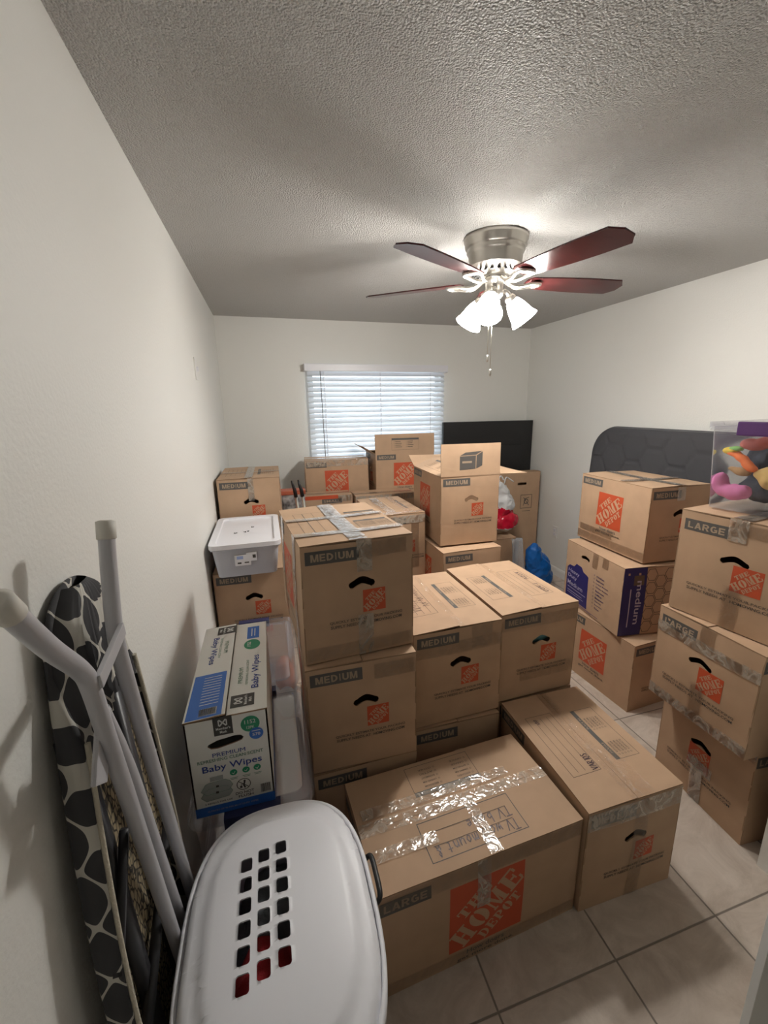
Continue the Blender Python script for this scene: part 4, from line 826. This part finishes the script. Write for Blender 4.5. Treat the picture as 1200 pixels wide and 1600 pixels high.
vv = nd(M_pad, 'ShaderNodeTexVoronoi', feature='DISTANCE_TO_EDGE'); vv.inputs['Scale'].default_value = 110; rr = nd(M_pad, 'ShaderNodeValToRGB'); rr.color_ramp.elements[0].position = .05; rr.color_ramp.elements[1].position = .14; rr.color_ramp.elements[0].color = (.03, .025, .02, 1); rr.color_ramp.elements[1].color = (.36, .29, .18, 1)
lk(M_pad, tc.outputs['Object'], mp.inputs[0]); lk(M_pad, mp.outputs[0], vv.inputs['Vector']); lk(M_pad, vv.outputs['Distance'], rr.inputs[0]); lk(M_pad, rr.outputs[0], bs(M_pad).inputs['Base Color'])
# board plane: local s along y, t up; local frame placed by two points (leaning, top touching the wall)
ib = thing('ironing_board', 'folded ironing board in grey trellis cover leaning upright against the left wall', 'ironing board', (-.286, .73, 0))
O = Vector((-.286, .73, 0)); Bv = Vector((-.044, 0, 1.387)); Bv.normalize(); Nn = Vector((Bv.z, 0, -Bv.x)).normalized()   # Nn points into the room
LB_ = 1.376
def halfw(t_):      # half width along the board, nose at the top
    if t_ < 0.0: return 0
    u = t_ / LB_
    if u < .50: return .176
    h_ = .176 - .068 * min(1, (u - .50) / .43) ** 1.6
    return h_ if u < .93 else h_ * math.sqrt(max(0, 1 - ((u - .93) / .07) ** 2))
def sh(t_): return .008 + .026 * (t_ / LB_) ** 3   # sideways sway of the centre line
def bp(s, t_, n): p = Bv * t_ + Vector((0, s, 0)) + Nn * n; return p
ts = [LB_ * i / 40 * 1.0 for i in range(1, 36)] + [LB_ * (35 + 5 * math.sin(PI / 2 * i / 12)) / 40 for i in range(0, 13)]
ts = sorted(set(round(v, 4) for v in [.02] + ts))
right = [(sh(v) + halfw(v), v) for v in ts]; left = [(sh(v) - halfw(v), v) for v in ts][::-1]
outline = right + [q for q in left if abs(q[0] - right[-1][0]) > 1e-4 or q[1] != right[-1][1]]
def offset_loop(k):
    cy = LB_ * .5; out = []
    for s, v in outline:
        hw = halfw(v); c = sh(v); f_ = max(0, 1 - k / max(hw, .02)) if hw > .02 else 0; out.append((c + (s - c) * f_, v - (k * max(0, (v - LB_ * .86) / (LB_ * .14)) if v > LB_ * .86 else 0)))
    return out
bm = bmesh.new(); RIM = .038
lo0 = [bm.verts.new(bp(s, v, .004)) for s, v in outline]; rk = lambda v: RIM * (1 - .75 * min(1, max(0, (v - 1.16) / .10))); lo1 = [bm.verts.new(bp(s, v, rk(v) * .5)) for s, v in outline]; lo2 = [bm.verts.new(bp(s, v, rk(v))) for s, v in outline]; ins = offset_loop(.010); lo3 = [bm.verts.new(bp(s, v, rk(v))) for s, v in ins]; back = [bm.verts.new(bp(s, v, 0)) for s, v in offset_loop(.006)]
n = len(outline)
for A_, B_ in ((back, lo0), (lo0, lo1), (lo1, lo2), (lo2, lo3)):
    for k in range(n): bm.faces.new((A_[k], A_[(k + 1) % n], B_[(k + 1) % n], B_[k])).smooth = True
bm.faces.new(back)
bmesh.ops.recalc_face_normals(bm, faces=bm.faces[:]); cov = finish('cover', bm, M_trel, ib)
# gathered cover folded over the underside of the nose
bm = bmesh.new(); rows = []
NS = 44
for j in range(15):
    v = 1.175 + (LB_ - .004 - 1.175) * math.sin(PI / 2 * j / 14); hw = halfw(min(v, LB_ - .001)) - .001; r_ = []
    for i in range(NS + 1):
        s = -1 + 2 * i / NS; pl = .0075 * math.sin(i * 1.9 + j * .15) * (1 - j / 14) ** 1.2; vv_ = v + (.03 * (1 - j / 14) * (abs(s) ** 1.5) * -1.6); r_.append(bm.verts.new(bp(sh(v) + hw * s, vv_, rk(v) * abs(s) ** 6 + (RIM + .006) * (1 - abs(s) ** 6) * (1 - .35 * (j / 14) ** 3) + pl * (1 - s ** 8))))
    rows.append(r_)
for a, b in zip(rows, rows[1:]):
    for i in range(NS): bm.faces.new((a[i], a[i + 1], b[i + 1], b[i])).smooth = True
finish('gathered_nose', bm, M_trel, cov)
bm = bmesh.new(); tube(bm, [bp(s, v, RIM + .002) for s, v in offset_loop(.006) if 0][2:-2] or [bp(s, v, RIM + .002) for s, v in offset_loop(.006)[:len(ts)] if v < 1.19], .0042, 6)
tube(bm, [bp(s, v, RIM + .002) for s, v in offset_loop(.006)[len(ts) - 1:] if v < 1.19], .0042, 6); finish('binding', bm, M_cream, cov)
bm = bmesh.new(); inn = offset_loop(.012); f = bm.faces.new([bm.verts.new(bp(s, v, .012)) for s, v in inn]); f2 = bmesh.ops.extrude_face_region(bm, geom=[f]); 
for v in [g for g in f2['geom'] if isinstance(g, bmesh.types.BMVert)]: v.co -= Nn * .008
finish('mesh_top', bm, M_pad, ib)
M_dkf = mat('dark_grey_frame', (.03, .03, .034), .4)
bm = bmesh.new()
for s0, s1, r_w in ((-.085, -.055, .020), (.055, .085, .026)):
    tube(bm, [bp(s0, 1.18, .014), bp(s1, .08, .014)], r_w, 4)
tube(bm, [bp(-.15, .60, .030), bp(.15, .74, .030)], .010, 8); tube(bm, [bp(-.15, .35, .030), bp(.15, .35, .030)], .010, 8)
finish('support_rail', bm, M_dkf, ib)
bm = bmesh.new(); Q = [bp(-.155, .80, .030), bp(-.055, .965, .040)]; tube(bm, Q, .009, 4); finish('brace_bar', bm, M_dkf, ib)
def P_(x, y, z): return Vector((x, y, z)) - O
leg1 = smooth_path([P_(-.25, .748, 1.464), P_(-.251, .728, 1.38), P_(-.252, .714, 1.29), P_(-.253, .730, 1.20), P_(-.254, .776, 1.0), P_(-.255, .884, .52), P_(-.256, .90, .42)], 8)
leg2 = smooth_path([P_(-.25, .46, 1.463), P_(-.251, .525, 1.380), P_(-.251, .582, 1.315), P_(-.252, .602, 1.275), P_(-.253, .622, 1.18), P_(-.254, .660, 1.0), P_(-.255, .755, .52), P_(-.256, .775, .42)], 8)
for lg in (leg1, leg2):
    bm = bmesh.new(); tube(bm, lg, .0118, 16); lo = finish('leg_tube', bm, M_grey_tube, ib)
    bm = bmesh.new(); d = (lg[0] - lg[2]).normalized(); tube(bm, [lg[0] - d * .022, lg[0] - d * .021, lg[0] + d * .006, lg[0] + d * .008], [.0120, .0136, .0136, .008], 16); finish('foot_cap', bm, M_cap, lo)
leg3 = smooth_path([P_(-.268, .668, 1.20), P_(-.266, .684, 1.12), P_(-.262, .705, 1.02), P_(-.262, .758, .78), P_(-.262, .815, .52), P_(-.262, .83, .42)], 8)
bm = bmesh.new(); tube(bm, leg3, [.007 + .0045 * min(1, i / 8) for i in range(len(leg3))], 14); finish('leg_tube', bm, M_grey_tube, ib)
bm = bmesh.new(); a, b = P_(-.240, .598, 1.285), P_(-.240, .712, 1.305); dv = (b - a)
Mx = Matrix.Translation((a + b) / 2) @ dv.to_track_quat('Y', 'Z').to_matrix().to_4x4(); box(bm, -.0035, -dv.length / 2, -.011, .0035, dv.length / 2, .011, 0, .002, Mx); finish('cross_bracket', bm, M_grey_tube, ib)
bm = bmesh.new(); a, b = P_(-.262, .60, 1.14), P_(-.262, .645, 1.20); Mx = Matrix.Translation((a + b) / 2) @ (b - a).to_track_quat('Y', 'Z').to_matrix().to_4x4(); box(bm, -.004, -.05, -.022, .004, .05, .022, 0, .004, Mx); finish('pivot_plate', bm, M_grey_tube, ib)

# ================================================================== back of the room
bm = bmesh.new(); box(bm, 0, -.018, 0, .985, .018, .66, 0, .004); 
tv = thing('television', 'black flat panel television standing upright against the far wall beside the window', 'television', (1.635, YB - .125, .822), 0)
finish('back_shell', bm, M_black, tv)
bm = bmesh.new(); box(bm, .10, -.030, .05, .885, -.0175, .42, 0, .006); finish('rear_bulge', bm, M_black, tv)
for z in (0, .41): carton(('lower' if z == 0 else 'upper') + ' moving box under the left end of the black television', 1.66, 3.81, 0, z, .374, .215, .405, seed=70 + int(z * 10), group=G_ST, bulge=.002)
for z in (0, .41): carton(('lower' if z == 0 else 'upper') + ' moving box under the right end of the black television', 2.15, 3.81, 0, z, .374, .215, .405, seed=80 + int(z * 10), group=G_ST, bulge=.002)
# padded grey topper against the right wall
M_pad2 = mat('charcoal_quilt', (.062, .062, .068), .9)
tc = nd(M_pad2, 'ShaderNodeTexCoord'); nz = nd(M_pad2, 'ShaderNodeTexNoise'); nz.inputs['Scale'].default_value = 350; lk(M_pad2, tc.outputs['Object'], nz.inputs['Vector']); bump(M_pad2, nz.outputs[0], .4, .002)
def hexd(x, y, s=.118):
    best = 9; 
    q = (x * 2 / 3) / s; r = (-x / 3 + math.sqrt(3) / 3 * y) / s; rx, rz_ = round(q), round(r); ry = round(-q - r)
    dx_, dy_, dz_ = abs(rx - q), abs(ry + q + r), abs(rz_ - r)
    if dx_ > dy_ and dx_ > dz_: rx = -ry - rz_
    elif dy_ > dz_: ry = -rx - rz_
    else: rz_ = -rx - ry
    cx, cy = s * 1.5 * rx, s * math.sqrt(3) * (rz_ + rx / 2); px, py = abs(x - cx), abs(y - cy)
    return max(py, px * math.sqrt(3) / 2 + py / 2) / (s * math.sqrt(3) / 2)
mt_ = thing('mattress_topper', 'charcoal quilted pad with hexagon stitching and rounded corner leaning on the right wall', 'mattress', (2.47, 2.35, 0), 0)
bm = bmesh.new(); Wm, Hm = 1.30, 1.455; nx, ny = 96, 108; G = {}; rc = .20
def inm(u, v):
    e = 0
    du, dv = min(u, Wm - u), Hm - v; r = rc
    if u > Wm - r and v > Hm - r: return math.hypot(u - (Wm - r), v - (Hm - r)) <= r
    return True
for sd in (0, 1):
    for i in range(nx + 1):
        for j in range(ny + 1):
            u, v = Wm * i / nx, Hm * j / ny
            if u > Wm - rc and v > Hm - rc:
                dd = math.hypot(u - (Wm - rc), v - (Hm - rc))
                sc2 = max(u - (Wm - rc), v - (Hm - rc)) / dd if dd > 1e-6 else 1; u = Wm - rc + (u - (Wm - rc)) * sc2; v = Hm - rc + (v - (Hm - rc)) * sc2
            edge = min(u, Wm - u, Hm - v, v); 
            if u > Wm - rc and v > Hm - rc: edge = rc - math.hypot(u - (Wm - rc), v - (Hm - rc))
            th = .022 + .008 * min(1, edge / .03); 
            if sd == 0 and edge > .04: hd = hexd(u, v); th += .018 * min(1, max(0, 1 - hd) / .16) ** .55 - .010
            lean = .02 + .085 * (v / Hm) + .006 * math.sin(u * 4)
            G[sd, i, j] = bm.verts.new((lean + (-th if sd == 0 else .012), -.72 + u, v))
for sd in (0, 1):
    for i in range(nx):
        for j in range(ny): bm.faces.new((G[sd, i, j], G[sd, i + 1, j], G[sd, i + 1, j + 1], G[sd, i, j + 1])).smooth = True
ed = [(i, 0) for i in range(nx)] + [(nx, j) for j in range(ny)] + [(i, ny) for i in range(nx, 0, -1)] + [(0, j) for j in range(ny, 0, -1)]
for a, b in zip(ed, ed[1:] + ed[:1]):
    try: bm.faces.new((G[0, a[0], a[1]], G[0, b[0], b[1]], G[1, b[0], b[1]], G[1, a[0], a[1]]))
    except ValueError: pass
bmesh.ops.recalc_face_normals(bm, faces=bm.faces[:]); finish('quilted_face', bm, M_pad2, mt_)
bm = bmesh.new(); tube(bm, [(G0) for G0 in [(.02 + .085 * (v / Hm), -.72 + u, v) for u, v in [(Wm, .05 + 1.2 * k / 20) for k in range(21)] + [(Wm - rc + rc * math.cos(PI / 2 * k / 10), Hm - rc + rc * math.sin(PI / 2 * k / 10)) for k in range(1, 11)] + [(Wm - rc - (Wm - rc) * k / 10, Hm) for k in range(1, 11)]]], .012, 8); finish('piped_edge', bm, mat('grey_piping', (.10, .10, .105), .8), mt_)
# plastic bags
M_redbag = mat('red_plastic', (.50, .008, .03), .25); M_bluebag = mat('blue_plastic', (.01, .12, .42), .28); M_whbag = mat('white_plastic_bag', (.62, .62, .62), .3)
bag = blob('plastic_bag', [(0, 0, .16, .11, .09, .11), (.0, .0, .02, .14, .10, .10), (-.02, 0, .27, .075, .05, .09), (-.04, 0, .32, .04, .04, .06)], M_whbag, None, .012, .022, 3, 14); bag.location = (1.985, 3.35, .60); bag.scale = (1.1, 1.0, 1.0)
for v in bag.data.polygons:
    c = v.center
    if -.03 < c.z < .135 + .25 * (c.x - .02) * -1: v.material_index = 1
bag.data.materials.append(M_redbag); tag(bag, 'crumpled white and red plastic bag slumped on the box near the far right corner', 'bag')
bm = bmesh.new(); tube(bm, smooth_path([(-.03, -.01, .36), (-.045, 0, .40), (-.02, .01, .425), (.0, 0, .39)], 5), .006, 6); tube(bm, smooth_path([(.0, -.01, .36), (.02, 0, .41), (.05, .01, .40), (.09, 0, .37)], 5), .005, 6); finish('tied_handle', bm, M_whbag, bag)
soft('plastic_bag', 'shiny blue plastic bag slumped on the floor by the right wall', 'bag', [(2.25, 3.14, .18, .12, .10, .18), (2.19, 3.13, .31, .075, .07, .14), (2.29, 3.15, .12, .11, .10, .12)], M_bluebag, .009, .009, 31, 26)
# thin clear sheet hanging from the box edge beside the blue bag
bm = bmesh.new(); G = []
for i in range(9):
    u = i / 8; G.append([bm.verts.new((.10 * (u - .5) * (1 + .8 * v) + .03 * v + .008 * math.sin(9 * u + 5 * v), -.012 * math.sin(7 * u + 3 * v) - .03 * v, .50 - .49 * v)) for v in [k / 12 for k in range(13)]])
for i in range(8):
    for k in range(12): bm.faces.new((G[i][k], G[i][k + 1], G[i + 1][k + 1], G[i + 1][k])).smooth = True
o = finish('plastic_sheet', bm, M_bag); sd_ = o.modifiers.new('t', 'SOLIDIFY'); sd_.thickness = .001; o.location = (2.03, 3.165, 0); tag(o, 'translucent plastic sheet hanging down beside the blue bag', 'plastic sheet')
# slim poles and dark bag by the window box
for i, (x, y) in enumerate(((.150, 3.06), (.196, 3.07))):
    t = thing('tripod_leg', ('chrome pole with black tip leaning behind the middle stack, left one', 'chrome pole with black tip leaning behind the middle stack, right one')[i], 'pole', (x + .11, y + .02, 0), 0, 'chrome poles behind the middle stack')
    bm = bmesh.new(); tube(bm, [(0, 0, 0), (-.093, 0, 1.03)], .010, 12); finish('pole', bm, M_chain, t)
    bm = bmesh.new(); tube(bm, [(-.092, 0, 1.02), (-.098, 0, 1.07), (-.108, 0, 1.105), (-.116, 0, 1.14)], [.014, .013, .009, .005], 10); finish('pole_tip', bm, M_black, t)
bb = thing('shopping_bag', 'black bag with white blotches standing behind the far left boxes', 'bag', (.20, 3.30, 0), 0)
M_bb = mat('black_bag_print', (.02, .02, .022), .35); vary(M_bb, (.015, .015, .018), (.50, .50, .50), 22, 2)
bm = bmesh.new(); box(bm, -.125, -.05, 0, .045, .06, 1.02, 0, .01); finish('bag_body', bm, M_bb, bb)
bm = bmesh.new(); box(bm, -.13, -.055, 1.005, .05, .065, 1.035, 0, .004); finish('orange_rim', bm, mat('dull_orange', (.40, .10, .05), .6), bb)
# coloured contents behind hand holes
soft('folded_cloth', 'blue cloth showing in the hand hole of the scrawled-top box', 'cloth', [(.655, 1.42, .70, .10, .035, .045)], mat('blue_cloth', (.01, .04, .22), .7), seed=51, lumps=.003)
soft('folded_cloth', 'teal and grey cloth showing in the hand hole of the second level right box', 'cloth', [(1.045, 1.455, .68, .10, .035, .045)], mat('teal_cloth', (.10, .24, .26), .7), seed=52, lumps=.003)
